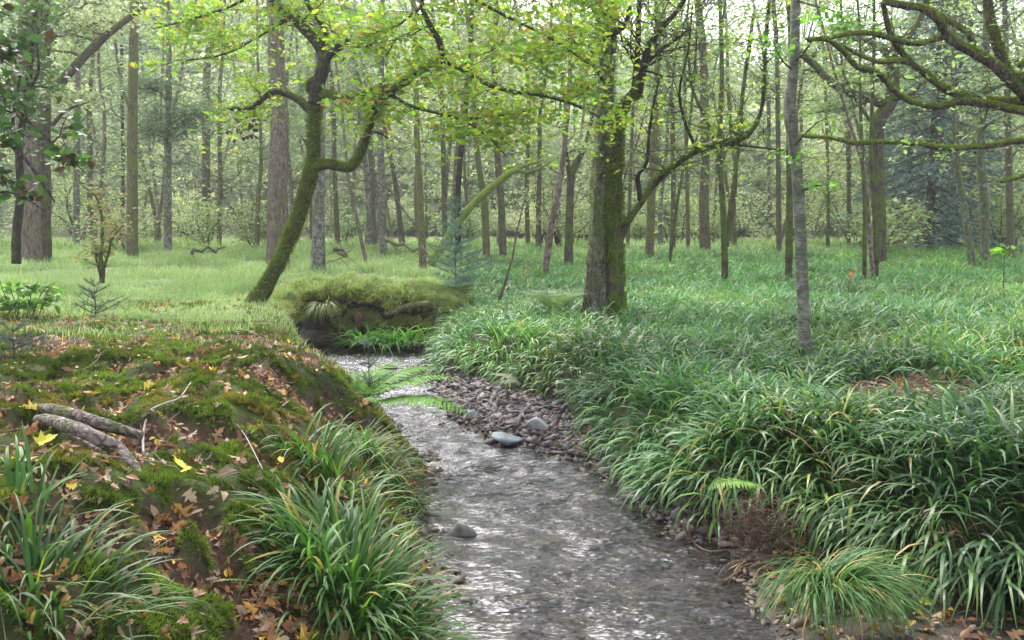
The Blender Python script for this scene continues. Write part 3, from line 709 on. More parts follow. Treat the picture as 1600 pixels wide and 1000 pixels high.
# ------------------------------------------------------------------ overhanging bank at the bend
def overhang():
    import bmesh
    g = Geo(); rng = np.random.default_rng(14); mp, mn = [], []
    for i, (u, v, Y, rx, ry, rz, sd_) in enumerate(((395, 484, 15.9, .5, .5, .2, 21), (415, 492, 15.7, .42, .4, .22, 22), (430, 474, 16.5, .55, .6, .26, 1), (468, 460, 17.5, .5, .8, .2, 2), (700, 476, 17.3, .35, .5, .26, 23), (500, 455, 17.5, .5, .85, .26, 12), (545, 453, 17.5, .5, .8, .30, 3), (585, 462, 17.4, .4, .65, .34, 4),
            (612, 474, 17.2, .32, .4, .28, 5), (640, 462, 17.4, .45, .6, .3, 6), (672, 472, 17.3, .4, .5, .3, 7), (530, 480, 17.2, .26, .35, .3, 8), (434, 500, 16.4, .34, .4, .34, 9), (560, 488, 17.25, .26, .3, .26, 10), (590, 500, 17.2, .3, .3, .24, 11), (630, 500, 17.2, .42, .32, .26, 13), (672, 500, 17.2, .34, .34, .3, 14), (540, 505, 17.15, .16, .2, .2, 15))):
        bm = bmesh.new(); bmesh.ops.create_icosphere(bm, subdivisions=4, radius=1)
        q = np.array([a.co[:] for a in bm.verts]); f = np.array([[a.index for a in p.verts] for p in bm.faces]); bm.free()
        c = np.array(P(u, v + 7, Y)); n0 = q.copy()
        q = q * (1 + .8 * fbm(q[:, 0] * 2.2 + sd_ * 5, q[:, 1] * 2.2, q[:, 2] * 2.2, 3, sd_))[:, None]
        q = q * np.array([rx, ry, rz]) + c
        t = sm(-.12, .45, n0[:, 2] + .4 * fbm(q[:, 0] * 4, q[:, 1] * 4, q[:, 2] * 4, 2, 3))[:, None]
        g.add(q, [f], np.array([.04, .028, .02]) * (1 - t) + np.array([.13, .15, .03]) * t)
        m = (t[:, 0] > .4); idx = np.repeat(np.where(m)[0], 16)
        mp.append(q[idx] + rng.normal(0, .028, (len(idx), 3))); mn.append(n0[idx] + rng.normal(0, .3, (len(idx), 3)))
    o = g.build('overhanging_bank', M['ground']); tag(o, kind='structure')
    mp = np.concatenate(mp); mn = np.concatenate(mn); n = len(mp); t = rng.random((n, 1))
    c = np.array([[.20, .24, .04]]) * (1 - t) + np.array([[.50, .52, .12]]) * t  # moss colour raised to offset the shade of the trees
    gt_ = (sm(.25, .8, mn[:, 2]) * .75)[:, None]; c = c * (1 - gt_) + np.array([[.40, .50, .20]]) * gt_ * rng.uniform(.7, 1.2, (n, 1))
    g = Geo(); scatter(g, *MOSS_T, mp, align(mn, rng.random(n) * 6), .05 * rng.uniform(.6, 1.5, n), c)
    up = mn[:, 2] > .45; k_ = rng.random(n) < .6; q = mp[up & k_]; nq = len(q)
    cg = np.array([[.38, .48, .22]]) * rng.uniform(.6, 1.3, (nq, 1)); cg[rng.random(nq) < .3] = (.42, .36, .2)
    blades(g, q, rng.random(nq) * 6.28, .2 * rng.uniform(.5, 1.3, nq), .009 * np.ones(nq), rng.uniform(.2, 1.0, nq), rng.uniform(.5, 1.8, nq), cg, 3, tipcol=(.42, .48, .26), rng=rng)
    lip = (mn[:, 2] > -.1) & (mn[:, 2] < .5) & (mn[:, 1] < -.2) & (rng.random(n) < .10); q = mp[lip]; nq = len(q)
    cg = np.array([(.30, .36, .10), (.36, .30, .14), (.22, .30, .08)])[rng.integers(0, 3, nq)] * rng.uniform(.6, 1.3, (nq, 1))
    blades(g, q, -PI / 2 + rng.normal(0, .6, nq), .34 * rng.uniform(.4, 1.3, nq), .011 * np.ones(nq), rng.uniform(.8, 1.4, nq), rng.uniform(.9, 1.6, nq), cg, 4, tipcol=(.42, .40, .2), rng=rng)
    o = g.build('bank_moss', M['moss'], smooth=False); tag(o, kind='stuff', label='brightened yellow-green moss and short grass over the lip of the far bank')
overhang()
# dead log stub set in the far bank, and cut root
g = Geo(); tube(g, [P(602, 492, 16.75), P(640, 478, 16.7), P(672, 474, 16.6)], [.05, .065, .05], 12, .06, .15, 3)
o = g.build('broken_log', bark('weathered_log', (.12, .09, .06), (.30, .25, .18), (.15, .18, .04), .35)); tag(o, 'pale broken log wedged in the far bank above the rushes', 'log')
g = Geo(); tube(g, [P(558, 516, 16.75), P(560, 500, 16.6), P(563, 488, 16.6)], [.06, .065, .05], 10, .05, .2, 4)
o = g.build('root_stump', bark('red_root', (.12, .055, .03), (.32, .18, .11), (.15, .18, .04), .1)); tag(o, 'reddish brown cut root standing in the undercut of the far bank', 'root')

# ------------------------------------------------------------------ exposed roots on the left bank
def root(pts, rad, label, rough=.08, seed=0, mat=None):
    xy = [G(u, v, 1.0) for u, v, _ in pts]; zs = np.array([hz(*q) for q in xy]); zm = zs.mean(); xy = [G(u, v, zm) for u, v, _ in pts]
    zs = np.array([hz(*q) for q in xy]); zs = np.convolve(np.pad(zs, 1, 'edge'), [.25, .5, .25], 'valid'); P3 = []
    for (u, v, dz), z_ in zip(pts, zs):
        z_ = z_ * .6 + zm * .4 + dz + .035; x, y = G(u, v, z_); P3.append((x, y, z_))
    g = Geo(); tube(g, P3, rad, 12, .03, rough, seed, col=(.26, .205, .175))
    o = g.build('tree_root', mat or M['root'], origin=P3[0]); tag(o, label, 'root', 'bare roots on the left bank'); return o
rm_ = bark('bare_root_bark', (.13, .10, .085), (.34, .28, .245), (.07, .10, .015), .24, ridged=(9, 9, 9))
root([(20, 652, .03), (48, 642, .06), (80, 641, .09), (120, 650, .09), (165, 664, .07), (222, 681, .02)], [.028, .034, .036, .036, .034, .024], 'upper bare grey-brown root partly covered with moss', seed=1, mat=rm_)
root([(60, 656, .05), (80, 657, .07), (120, 670, .09), (155, 686, .08), (180, 700, .05), (205, 728, .02), (225, 760, -.01)], [.03, .033, .034, .036, .04, .033, .02], 'lower bare root curving down the bank beside the upper one', seed=2, mat=rm_)
root([(110, 680, .03), (140, 697, .02), (165, 710, .0)], [.02, .022, .015], 'short thin pale root under the lower bare root', seed=3, mat=rm_)

# ------------------------------------------------------------------ ferns
def pinna_t(n=9):
    v, f = [], []
    for k in range(n):
        x = .04 + k / n * .93; l = .17 * (1 - (k / n) ** 1.6) + .03; w_ = .082
        for s in (1, -1):
            b = len(v); v += [(x - w_, 0, 0), (x + w_ * .3, s * l * .55, .01), (x + w_ * .9, s * l, -.015), (x + w_ * 1.1, s * .0, 0)]; f.append((b, b + 1, b + 2, b + 3) if s < 0 else (b + 3, b + 2, b + 1, b))
    return np.array(v), [np.array(f)]
PIN = pinna_t()
def frond(g, rng, base, az, L, elev, droop, wid, col, n=24):
    t = np.linspace(0, 1, 14); th = elev - droop * t ** 1.3
    ds = L / 13; dx = np.cumsum(np.cos(th) * ds) ; dz = np.cumsum(np.sin(th) * ds)
    dirv = np.array([math.cos(az), math.sin(az)])
    pts = np.stack([base[0] + dirv[0] * dx, base[1] + dirv[1] * dx, base[2] + dz], -1)
    tube(g, pts, np.linspace(.005, .0015, 14), 4, .05, 0, 0, np.array(col) * .8, smooth=False)
    q = np.linspace(.14, .99, n); ip = lambda a: np.stack([np.interp(q, t, a[:, i]) for i in range(3)], -1)
    pos = ip(pts); T = ip(np.gradient(pts, axis=0)); T /= np.linalg.norm(T, axis=1)[:, None]
    side = np.array([-dirv[1], dirv[0], 0]); ln = wid * np.sin(np.pi * np.clip(q, 0, 1) ** .75) ** .8 + .01
    for s in (1, -1):
        d = side * s * .93 + T * .38 + np.array([0, 0, -.12]) + rng.normal(0, .05, (n, 3)); d /= np.linalg.norm(d, axis=1)[:, None]
        nn = np.cross(T, np.broadcast_to(side, T.shape)); nn = np.where(nn[:, 2:3] < 0, -nn, nn); y_ = np.cross(nn, d); nn = np.cross(d, y_)
        rot = np.stack([d, y_, nn], -1)
        sc = np.stack([ln, np.maximum(ln * .46, .018), ln], -1)
        c = np.array(col)[None] * rng.uniform(.8, 1.25, (n, 1)); scatter(g, *PIN, pos, rot, sc, c)
def fern(x, y, z, fronds, label, col=(.12, .22, .03), group='ferns', seed=0, wid=.16):
    rng = np.random.default_rng(seed); o = empty('fern', (x, y, z)); tag(o, label, 'fern', group)
    for i, (az, L, el, dr) in enumerate(fronds):
        g = Geo(); frond(g, rng, (0, 0, 0), az, L, el, dr, wid * L / .6, np.array(col) * rng.uniform(.85, 1.15)); g.build('frond', M['fern'], o)
    return o
x, y = G(560, 660, .42)
fern(x, y, .56, [(.05, 1.0, .7, 1.0), (-.35, 1.15, .4, .9), (.5, .9, .8, 1.0), (1.3, .6, 1.0, 1.1), (2.3, .65, .8, 1.2), (3.1, .6, .7, 1.2), (.9, .7, 1.1, 1.2), (-.9, .45, .8, 1.3), (.25, .85, .9, 1.1), (-.15, .8, .8, 1.2), (1.8, .6, 1.0, 1.2), (2.7, .6, .8, 1.2)], 'bright green fern arching over the water from the left bank', (.11, .27, .02), seed=1)
x, y = G(505, 620, .5)
fern(x, y, .42, [(.1, .55, .9, 1.2), (.8, .55, .9, 1.2), (2.6, .5, .9, 1.2), (-.6, .5, .8, 1.2), (3.6, .45, .9, 1.2)], 'smaller bright fern tucked under the mossy left bank', (.11, .26, .03), seed=2)
x, y, _ = P(868, 520, 14.4)
fern(x, y, hz(x, y) + .08, [(a, .8, 1.1, 1.3) for a in (0, .7, 1.5, 2.3, 3.0, 3.9, 4.8, 5.6)], 'greyish green fern spreading in the rushes left of the double-stemmed tree', (.14, .22, .09), seed=3)
x, y, _ = P(715, 440, 17.5)
fern(x, y, hz(x, y) + .05, [(a, .8, 1.2, 1.5) for a in (.3, 1.2, 2.2, 3.2, 4.2, 5.2)], 'broad green fern at the foot of the small spruce', (.10, .18, .05), seed=5)
x, y = G(1205, 752, .72)
fern(x, y, .66, [(3.4, .42, .5, .9)], 'single bright fern frond lying over the rushes on the right bank', (.14, .27, .04), seed=6)
x, y = G(815, 600, .3)
fern(x, y, .22, [(3.3, .5, 1.0, 1.3), (4.0, .45, .9, 1.4), (2.6, .4, 1.0, 1.2)], 'withered pale fern at the rush edge above the gravel bar', (.36, .36, .25), seed=7)

# ------------------------------------------------------------------ young spruces
def needles(g, rng, a, b, n, ln, col):
    a, b = np.asarray(a), np.asarray(b); t = rng.random(n)[:, None]; pos = a + (b - a) * t
    d = (b - a) / (np.linalg.norm(b - a) + 1e-9); r = rng.normal(0, 1, (n, 3)) * np.array([1, 1, .35]); r -= d * (r @ d)[:, None]; r /= np.linalg.norm(r, axis=1)[:, None]
    dr = r + d * .7; dr /= np.linalg.norm(dr, axis=1)[:, None]; y_ = np.cross(d, dr); y_ /= np.linalg.norm(y_, axis=1)[:, None] + 1e-9; z_ = np.cross(dr, y_)
    tv = np.array([(0, -.07, 0), (0, .07, 0), (1, 0, 0)])
    scatter(g, tv, [np.array([(0, 1, 2)])], pos, np.stack([dr, y_, z_], -1), ln * rng.uniform(.7, 1.2, n), np.array(col)[None] * rng.uniform(.6, 1.4, (n, 1)))
def spruce(x, y, z, H, spread, label, seed, col=(.06, .11, .07), nn=16, ln=.035, whorl=.2, r0=.02, start=.12, rise=.25, lean=(0, 0), group=None):
    rng = np.random.default_rng(seed); o = empty('young_spruce', (x, y, z)); tag(o, label, 'spruce', group)
    gt, gn = Geo(), Geo(); top = np.array([lean[0], lean[1], H])
    tube(gt, np.stack([np.linspace(0, lean[0], 6), np.linspace(0, lean[1], 6), np.linspace(0, H, 6)], -1), np.linspace(r0, .004, 6), 6, .2, .05, seed)
    h = H * start
    while h < H * .97:
        for k in range(rng.integers(4, 7)):
            a = rng.random() * 6.28; L = spread * (1 - h / H) ** .8 * rng.uniform(.7, 1.1) + .05
            p0 = top * h / H; d = np.array([math.cos(a), math.sin(a), rise + .6 * (h / H) ** 3]); p, r = wander(rng, p0, d, L, .006, .002, 4, .06, .03)
            tube(gt, p, r, 4, .3, 0, 0, smooth=False)
            for i in range(4): needles(gn, rng, p[i], p[i + 1], nn, ln, col)
            nside = max(2, int(L / .11))
            for i in range(nside):
                q = .2 + .75 * i / nside; c = p[0] + (p[-1] - p[0]) * q; s = 1 if i % 2 else -1
                dd = (p[-1] - p[0]) / L * .8 + np.cross((p[-1] - p[0]) / L, (0, 0, 1)) * s * .8; l2 = L * .42 * (1.05 - q) + .04
                e = c + dd * l2 + np.array([0, 0, -.03 * l2]); needles(gn, rng, c, e, int(nn * (1 + l2 * 6)), ln, col)
        h += whorl * rng.uniform(.8, 1.2)
    gt.build('trunk', M['conifer'], o); gn.build('needles', M['needle'], o, smooth=False); return o
x, y, _ = P(712, 460, 17.6); spruce(x, y, hz(x, y), 2.15, .95, 'young blue-green spruce beside the bend of the stream', 51, (.12, .22, .15), nn=30, ln=.05, whorl=.17)
x, y = G(578, 668, .35); spruce(x, y, .3, .98, .42, 'thin spruce seedling standing at the stream edge among the ferns', 52, (.12, .20, .14), nn=14, ln=.028, whorl=.17, r0=.008, start=.3, rise=.45)
x, y = G(150, 505, 1.0); spruce(x, y, hz(x, y), .5, .5, 'low bluish spruce seedling in the leaves near the bare sapling', 53, (.06, .10, .075), nn=14, ln=.03, whorl=.09, r0=.008, rise=.3)
x, y = G(25, 600, 1.0); spruce(x, y, hz(x, y), .3, .42, 'flat spruce seedling at the left edge above the bare roots', 54, (.06, .11, .08), nn=14, ln=.03, whorl=.08, r0=.007, rise=.15)

# ------------------------------------------------------------------ the tall trees: shared growing helpers
def sprays(rng, tips, n, sig, size, cols, geo, T=LQ, flat=.5):
    """leaves in loose flat sprays round the twig points"""
    tips = np.asarray(tips); N = len(tips)
    if N == 0: return
    p = np.repeat(tips, n, 0) + rng.normal(0, 1, (N * n, 3)) * np.array([sig, sig, sig * .3])
    k = len(p); nn = rng.normal(0, flat, (k, 3)) + np.array([0, 0, 1]); cl = np.repeat(rng.uniform(.65, 1.3, (N, 1)), n, 0)
    cols = np.asarray(cols); c = cols[rng.integers(0, len(cols), k)] * rng.uniform(.75, 1.25, (k, 1)) * cl
    scatter(geo, *T, p, align(nn, rng.random(k) * 6.28), size * rng.uniform(.6, 1.25, k), c)
def limbs(rng, gw, base_pts, base_rad, n, Lr, start, crook=.3, up=.05, depth=2, k=5, rscale=.45, tips=None, minz=None, el=(-.1, .6), twig=.35):
    """branches along a stem; collects twig points"""
    pts, rad = resample(base_pts, base_rad, .15)
    for i in range(n):
        q = rng.uniform(start, 1) ** .9; j = int(q * (len(pts) - 1)); a = rng.random() * 6.28; e = rng.uniform(*el)
        L = rng.uniform(*Lr) * (1.1 - .5 * q); d = (math.cos(a) * math.cos(e), math.sin(a) * math.cos(e), math.sin(e))
        r = max(.006, rad[j] * rscale * rng.uniform(.6, 1.1))
        p, rr = wander(rng, pts[j], d, L, r, r * .25, 7, crook, up)
        tube(gw, p, rr, k, .25, .08, i)
        for c in range(1, 8):
            if tips is not None and c > 2: tips.append(p[c])
            if depth > 1 and rng.random() < .75:
                a2 = rng.random() * 6.28; d2 = (p[c] - p[c - 1]) / np.linalg.norm(p[c] - p[c - 1]) * .6 + np.array([math.cos(a2), math.sin(a2), rng.uniform(-.35, .35)]) * .8
                p2, r2 = wander(rng, p[c], d2, L * twig * rng.uniform(.5, 1.2), r * .4, r * .12, 4, crook, .02); tube(gw, p2, r2, 4, .3, 0, 0)
                if tips is not None: tips.extend(p2[2:])
GRN = np.array([(.17, .28, .09), (.22, .31, .11), (.15, .25, .10), (.27, .34, .13), (.21, .28, .14)]) * 1.2
YEL = np.array([(.27, .38, .10), (.33, .40, .14), (.22, .34, .10), (.38, .40, .18)]) * 1.2
BLU = np.array([(.13, .21, .12), (.16, .25, .13), (.12, .20, .09), (.19, .27, .15)])
desat = lambda a, k=.22: a * (1 - k) + a.mean(1, keepdims=True) * k
PALE = np.array([(.34, .38, .17), (.29, .35, .15), (.38, .38, .20), (.25, .32, .14)]) * 1.2
GRN, YEL, BLU, PALE = desat(GRN), desat(YEL, .25), desat(BLU, .15), desat(PALE)
def tree(pts, rad, matk, label, seed, cat='tree', nl=16, Lr=(1.2, 3.2), start=.3, cols=GRN, leaf=.13, per=4, sig=.28, crook=.3, group=None, extra=(), flute=.07, k=12, H=12.5, flare=1.6, el=(-.15, .55), name='tree', bump=.10, depth=2, crown=True, up=.05):
    """pts: (u, v, Y) along the stem from the base up; rad in metres"""
    rng = np.random.default_rng(seed)
    W3 = [np.array(P(*p)) for p in pts]; bx, by = W3[0][0], W3[0][1]; bz = hz(bx, by)
    W3[0][2] = min(W3[0][2], bz + .02); rad = list(rad)
    if W3[0][2] > bz - .3: W3.insert(0, np.array([bx, by, bz - .25])); rad.insert(0, rad[0] * flare); rad = [a * .84 for a in rad]
    top = W3[-1]; d = top - W3[-2]; d /= np.linalg.norm(d)
    while top[2] < H:        # carry the stem on above the picture
        d = d + np.array([rng.normal(0, .08), rng.normal(0, .08), .12]); d /= np.linalg.norm(d); top = top + d * 1.6; W3.append(top); rad.append(rad[-1] * .86)
    o = empty(name, (bx, by, bz)); tag(o, label, cat, group); B = np.array([bx, by, bz])
    W3 = [w - B for w in W3]
    gt, gl = Geo(), Geo(); tube(gt, W3, rad, k, .14, bump, seed, flute=flute); tips = []
    for e in extra:        # traced limbs, each a child of its own
        ge = Geo(); ep = [np.array(P(*p)) - B for p in e[0]]; tube(ge, ep, np.linspace(e[1], e[2], len(ep)), 8, .1, .14, seed + 5)
        limbs(rng, ge, ep, np.linspace(e[1], e[2], len(ep)), int(nl * .5), (Lr[0] * .5, Lr[1] * .5), .3, crook, up, 2, 4, .5, tips)
        ge.build('branch', M[matk], o)
    limbs(rng, gt, W3, rad, int(nl * 1.5), Lr, start, crook, up, depth, 5, .4, tips, el=el)
    gt.build('trunk', M[matk], o)
    if crown and tips:
        sprays(rng, tips, per, sig, leaf, cols, gl); gl.build('crown', M['woodleaf'], o, smooth=False)
    return o
# ------------------------------------------------------------------ middle distance trees, one by one
tree([(45, 372, 23), (42, 250, 23), (40, 120, 23), (48, -20, 23)], [.34, .30, .27, .25], 'pink', 'broad pinkish-barked trunk furthest left on the bank', 101, nl=8, start=.55, cols=BLU)
tree([(66, 372, 24), (68, 250, 24), (70, 120, 24), (70, -20, 24)], [.24, .21, .19, .17], 'limb_moss', 'far left trunk with a long limb rising to the right', 102, nl=12, start=.45, cols=PALE,
     extra=[([(74, 140, 24), (95, 128, 23.8), (135, 85, 23.5), (175, 48, 23.2), (225, 12, 23)], .15, .07), ([(75, 55, 24), (110, 52, 23.8), (152, 35, 23.5)], .08, .03), ([(82, 195, 24), (105, 172, 23.8), (150, 155, 23.6)], .06, .02)])
tree([(206, 378, 26), (207, 250, 26), (208, 120, 26), (210, -10, 26)], [.20, .175, .16, .15], 'mossy_pale', 'tall straight moss-covered trunk without low branches on the left', 103, nl=6, start=.7)
tree([(262, 386, 28), (262, 300, 28), (263, 200, 28), (264, 90, 28), (262, -10, 28)], [.15, .14, .12, .10, .08], 'lichen', 'grey trunk with many crooked bare branches right of the straight mossy trunk', 104, nl=26, start=.2, cols=BLU, crook=.45, el=(-.3, .5),
     extra=[([(263, 210, 28), (245, 205, 27.8), (222, 212, 27.5)], .05, .02), ([(264, 205, 28), (290, 192, 27.8), (315, 178, 27.5)], .05, .02), ([(262, 160, 28), (245, 140, 27.7), (220, 138, 27.4)], .05, .02)])
tree([(435, 408, 23), (434, 300, 23), (436, 200, 23), (432, 100, 23), (430, -10, 23)], [.36, .30, .27, .26, .24], 'pink', 'thick pink-grey trunk with a flared base behind the leaning mossy oak', 105, nl=7, start=.6, flare=1.7, flute=.12, k=18)
tree([(497, 400, 21.5), (498, 300, 21.5), (500, 150, 21.5), (498, -10, 21.5)], [.22, .17, .16, .15], 'lichen', 'pale lichened trunk with a thick mossy foot right of the leaning oak', 106, nl=8, start=.5, flare=1.5, flute=.1)
tree([(402, 396, 30), (403, 320, 30), (408, 250, 30), (405, 150, 30)], [.10, .09, .07, .05], 'mossy_pale', 'thin mossy crooked trunk just left of the thick pink-grey trunk', 107, nl=18, start=.2, crook=.45)
tree([(322, 384, 38), (322, 250, 38), (324, 100, 38)], [.22, .2, .18], 'brown', 'stout dim trunk far back between the crooked grey tree and the thick trunk', 108, nl=10, start=.3, cols=PALE)
tree([(342, 384, 34), (344, 300, 34), (343, 150, 34)], [.12, .11, .09], 'mossy_pale', 'slim mossy trunk right of the stout dim one', 109, nl=20, start=.15, crook=.4)
tree([(599, 392, 28), (597, 300, 28), (594, 200, 28), (596, 60, 28)], [.15, .13, .12, .11], 'lichen', 'dark grey lichened trunk under the oak elbow branch', 110, nl=8, start=.5)
tree([(572, 404, 25), (558, 345, 25), (545, 280, 25), (535, 180, 25)], [.07, .06, .05, .04], 'pink', 'thin pale stem leaning left below the oak elbow branch', 111, nl=6, start=.5, H=9)
tree([(661, 402, 23), (657, 320, 23), (652, 220, 23), (649, 100, 23), (645, -10, 23)], [.12, .10, .09, .085, .08], 'mossy_pale', 'slender brown and green trunk right of the oak elbow branch', 112, nl=7, start=.5, cols=YEL)
tree([(717, 372, 26), (716, 300, 26), (722, 220, 26), (735, 100, 26), (738, -10, 26)], [.10, .10, .10, .09, .07], 'oak_dark', 'slim dark trunk rising behind the young spruce', 113, nl=10, start=.35)
tree([(760, 404, 27), (757, 320, 27), (745, 230, 27), (738, 100, 27)], [.14, .13, .10, .08], 'mossy_pale', 'mossy trunk crossed by the leaning moss-covered bole', 114, nl=12, start=.3, cols=YEL)
tree([(786, 402, 28), (783, 320, 28), (776, 220, 28), (772, 100, 28)], [.15, .13, .12, .10], 'brown', 'brown mossy trunk right of the leaning moss-covered bole', 115, nl=12, start=.35, cols=YEL)
tree([(851, 412, 22), (862, 350, 22), (875, 280, 22), (884, 210, 22), (890, 120, 22)], [.11, .09, .08, .07, .06], 'red', 'reddish lichened stem leaning right beside the mossy forked tree', 116, nl=7, start=.55, cols=YEL)
tree([(888, 396, 25), (890, 330, 25), (894, 270, 25), (915, 225, 25), (930, 160, 25)], [.16, .13, .12, .08, .06], 'limb_moss', 'mossy forked tree just left of the double-stemmed tree', 117, nl=12, start=.4, cols=YEL,
     extra=[([(892, 290, 25), (885, 240, 24.8), (878, 190, 24.6)], .07, .04)])
tree([(1015, 397, 28), (1018, 300, 28), (1022, 200, 28), (1028, 80, 28)], [.17, .15, .13, .11], 'mossy_pale', 'pale mossy trunk right of the double-stemmed tree', 118, nl=10, start=.4)
tree([(1102, 402, 30), (1100, 320, 30), (1102, 220, 30), (1098, 80, 30)], [.22, .20, .18, .16], 'brown', 'thick grey-brown trunk behind the arching mossy branch', 119, nl=8, start=.45)
tree([(1046, 398, 25), (1056, 330, 25), (1068, 260, 25), (1082, 150, 25), (1090, 20, 25)], [.06, .055, .05, .045, .035], 'oak_moss', 'thin dark stem leaning right, left of the thick grey-brown trunk', 120, nl=9, start=.3, H=10)
tree([(1134, 402, 20.5), (1130, 330, 20.5), (1124, 240, 20.5), (1128, 120, 20.5), (1125, 10, 20.5)], [.10, .085, .075, .06, .05], 'oak_moss', 'dark mossy twin-stemmed tree behind the arching mossy branch', 121, nl=12, start=.35, depth=2, cols=GRN, crown=False, up=.12,
     extra=[([(1134, 385, 20.5), (1142, 330, 20.6), (1151, 250, 20.7), (1160, 150, 20.8), (1178, 20, 20.9)], .075, .04), ([(1130, 260, 20.5), (1105, 190, 20.3), (1080, 130, 20.2), (1075, 30, 20.1)], .05, .025)])
tree([(1233, 402, 21), (1234, 300, 21), (1234, 200, 21), (1236, 60, 21)], [.105, .10, .09, .08], 'oak_moss', 'straight trunk thick with moss just left of the slender grey trunk', 122, nl=6, start=.5)
tree([(1217, 400, 30), (1216, 250, 30), (1214, 80, 30)], [.11, .10, .09], 'brown', 'brownish trunk two places left of the slender grey trunk', 123, nl=10, start=.4)
# the big spreading oak at right, with the thin stems in front of it
tree([(1377, 400, 25), (1376, 320, 25), (1372, 240, 25), (1371, 190, 25), (1392, 158, 25), (1396, 110, 25), (1395, 82, 25), (1430, 42, 24.8), (1446, 8, 24.6)], [.19, .16, .18, .24, .22, .19, .18, .13, .10], 'limb_moss', 'big spreading oak at right whose stout trunk bends and forks', 124, nl=14, start=.35, cols=GRN, crook=.4, el=(-.2, .4),
     extra=[([(1380, 163, 25), (1352, 150, 24.8), (1334, 147, 24.6), (1298, 128, 24.4), (1270, 99, 24.2), (1242, 78, 24)], .15, .08), ([(1395, 90, 25), (1372, 72, 25), (1345, 62, 24.8), (1310, 60, 24.6)], .11, .05), ([(1396, 115, 25), (1420, 122, 25.2), (1450, 118, 25.4), (1480, 125, 25.6)], .07, .03), ([(1372, 150, 25), (1340, 165, 24.8), (1300, 172, 24.6), (1262, 178, 24.4)], .06, .02), ([(1371, 200, 25), (1350, 175, 24.7), (1320, 120, 24.5), (1312, 60, 24.4)], .06, .03)])
tree([(1352, 400, 20), (1351, 320, 20), (1347, 240, 20), (1344, 150, 20), (1343, 40, 20)], [.06, .055, .05, .04, .03], 'oak_moss', 'thin mossy stem leftmost in front of the big spreading oak', 125, nl=6, start=.5, H=9, crown=False)
tree([(1366, 400, 20.3), (1356, 330, 20.3), (1348, 260, 20.3), (1330, 200, 20.3), (1312, 140, 20.3), (1290, 60, 20.3)], [.06, .055, .05, .04, .035, .03], 'red', 'thin reddish stem leaning left across the big spreading oak', 126, nl=6, start=.5, H=9, crown=False)
tree([(1371, 400, 20.6), (1366, 320, 20.6), (1361, 240, 20.6), (1363, 150, 20.6), (1366, 40, 20.6)], [.07, .065, .06, .05, .04], 'oak_moss', 'mossy stem nearest the trunk of the big spreading oak', 127, nl=6, start=.5, H=9, crown=False)
tree([(1520, 396, 24), (1508, 330, 24), (1497, 260, 24), (1492, 170, 24), (1490, 60, 24)], [.12, .10, .10, .09, .08], 'ivy_bark', 'ivy-clad trunk leaning left right of the blue-green conifers', 128, nl=14, start=.3, cols=GRN)
tree([(1540, 397, 25), (1538, 320, 25), (1532, 230, 25), (1540, 110, 25), (1542, 0, 25)], [.15, .14, .13, .12, .10], 'ivy_bark', 'ivy-clad upright trunk near the right edge', 129, nl=18, start=.15, cols=GRN)
tree([(1580, 396, 27), (1576, 250, 27), (1572, 80, 27)], [.13, .12, .10], 'brown', 'brown trunk closest to the right edge behind the ivy-clad ones', 130, nl=16, start=.15)
tree([(1293, 398, 33), (1294, 300, 33), (1290, 150, 33)], [.08, .07, .06], 'mossy_pale', 'slim pale trunk between the slender grey trunk and the spreading oak', 131, nl=10, start=.35)
tree([(1325, 398, 36), (1326, 300, 36), (1322, 150, 36)], [.10, .09, .08], 'brown', 'slim brown trunk just left of the spreading oak, far back', 132, nl=12, start=.3, cols=YEL)
tree([(118, 376, 36), (120, 250, 36), (121, 80, 36)], [.16, .14, .12], 'lichen', 'hazy grey trunk between the far left trunks and the straight mossy one', 133, nl=16, start=.2, cols=PALE)
tree([(190, 372, 40), (192, 250, 40), (190, 80, 40)], [.10, .09, .08], 'oak_dark', 'thin dark trunk directly behind the straight mossy one', 134, nl=16, start=.2, cols=BLU)
tree([(980, 397, 34), (984, 300, 34), (990, 150, 34)], [.09, .08, .07], 'mossy_pale', 'thin pale trunk against the right side of the double-stemmed tree', 135, nl=10, start=.35, cols=YEL)
tree([(1075, 400, 32), (1074, 300, 32), (1070, 150, 32)], [.09, .08, .07], 'mossy_pale', 'thin pale trunk left of the thick grey-brown trunk', 136, nl=10, start=.35)
tree([(695, 400, 34), (694, 300, 34), (690, 150, 34)], [.13, .12, .1], 'brown', 'hazy trunk left of the young spruce', 137, nl=12, start=.3, cols=YEL)
tree([(825, 398, 36), (823, 300, 36), (826, 150, 36)], [.12, .11, .1], 'mossy_pale', 'hazy pale trunk left of the reddish leaning stem', 138, nl=12, start=.3, cols=YEL)
tree([(528, 392, 34), (524, 300, 34), (520, 150, 34)], [.13, .11, .1], 'brown', 'hazy trunk right of the pale lichened trunk', 139, nl=12, start=.3, cols=GRN)
# fallen, leaning bole covered in bright moss, caught in its neighbours
rng = np.random.default_rng(9)
o = empty('leaning_bole', (0, 0, 0)); tag(o, 'bright moss-covered bole leaning across from lower left to upper right behind the young spruce', 'tree')
p = np.array([P(672, 408, 23), P(700, 370, 23.1), (P(725, 335, 23.2)), P(752, 306, 23.3), P(790, 275, 23.5), P(812, 262, 23.6), P(850, 250, 23.8)])
b0 = p[0].copy(); b0[2] = hz(b0[0], b0[1]); o.location = b0; p = p - b0; p[0][2] -= .1
g = Geo(); tube(g, p, [.115, .10, .10, .095, .085, .06, .025], 12, .12, .2, 5)
tube(g, [p[4], p[4] + (.3, 0, .15), p[4] + (.6, .1, .1), p[4] + (1.2, .1, .35)], [.07, .06, .05, .02], 7, .1, .1, 6)
g.build('trunk', M['bright_moss'], o)

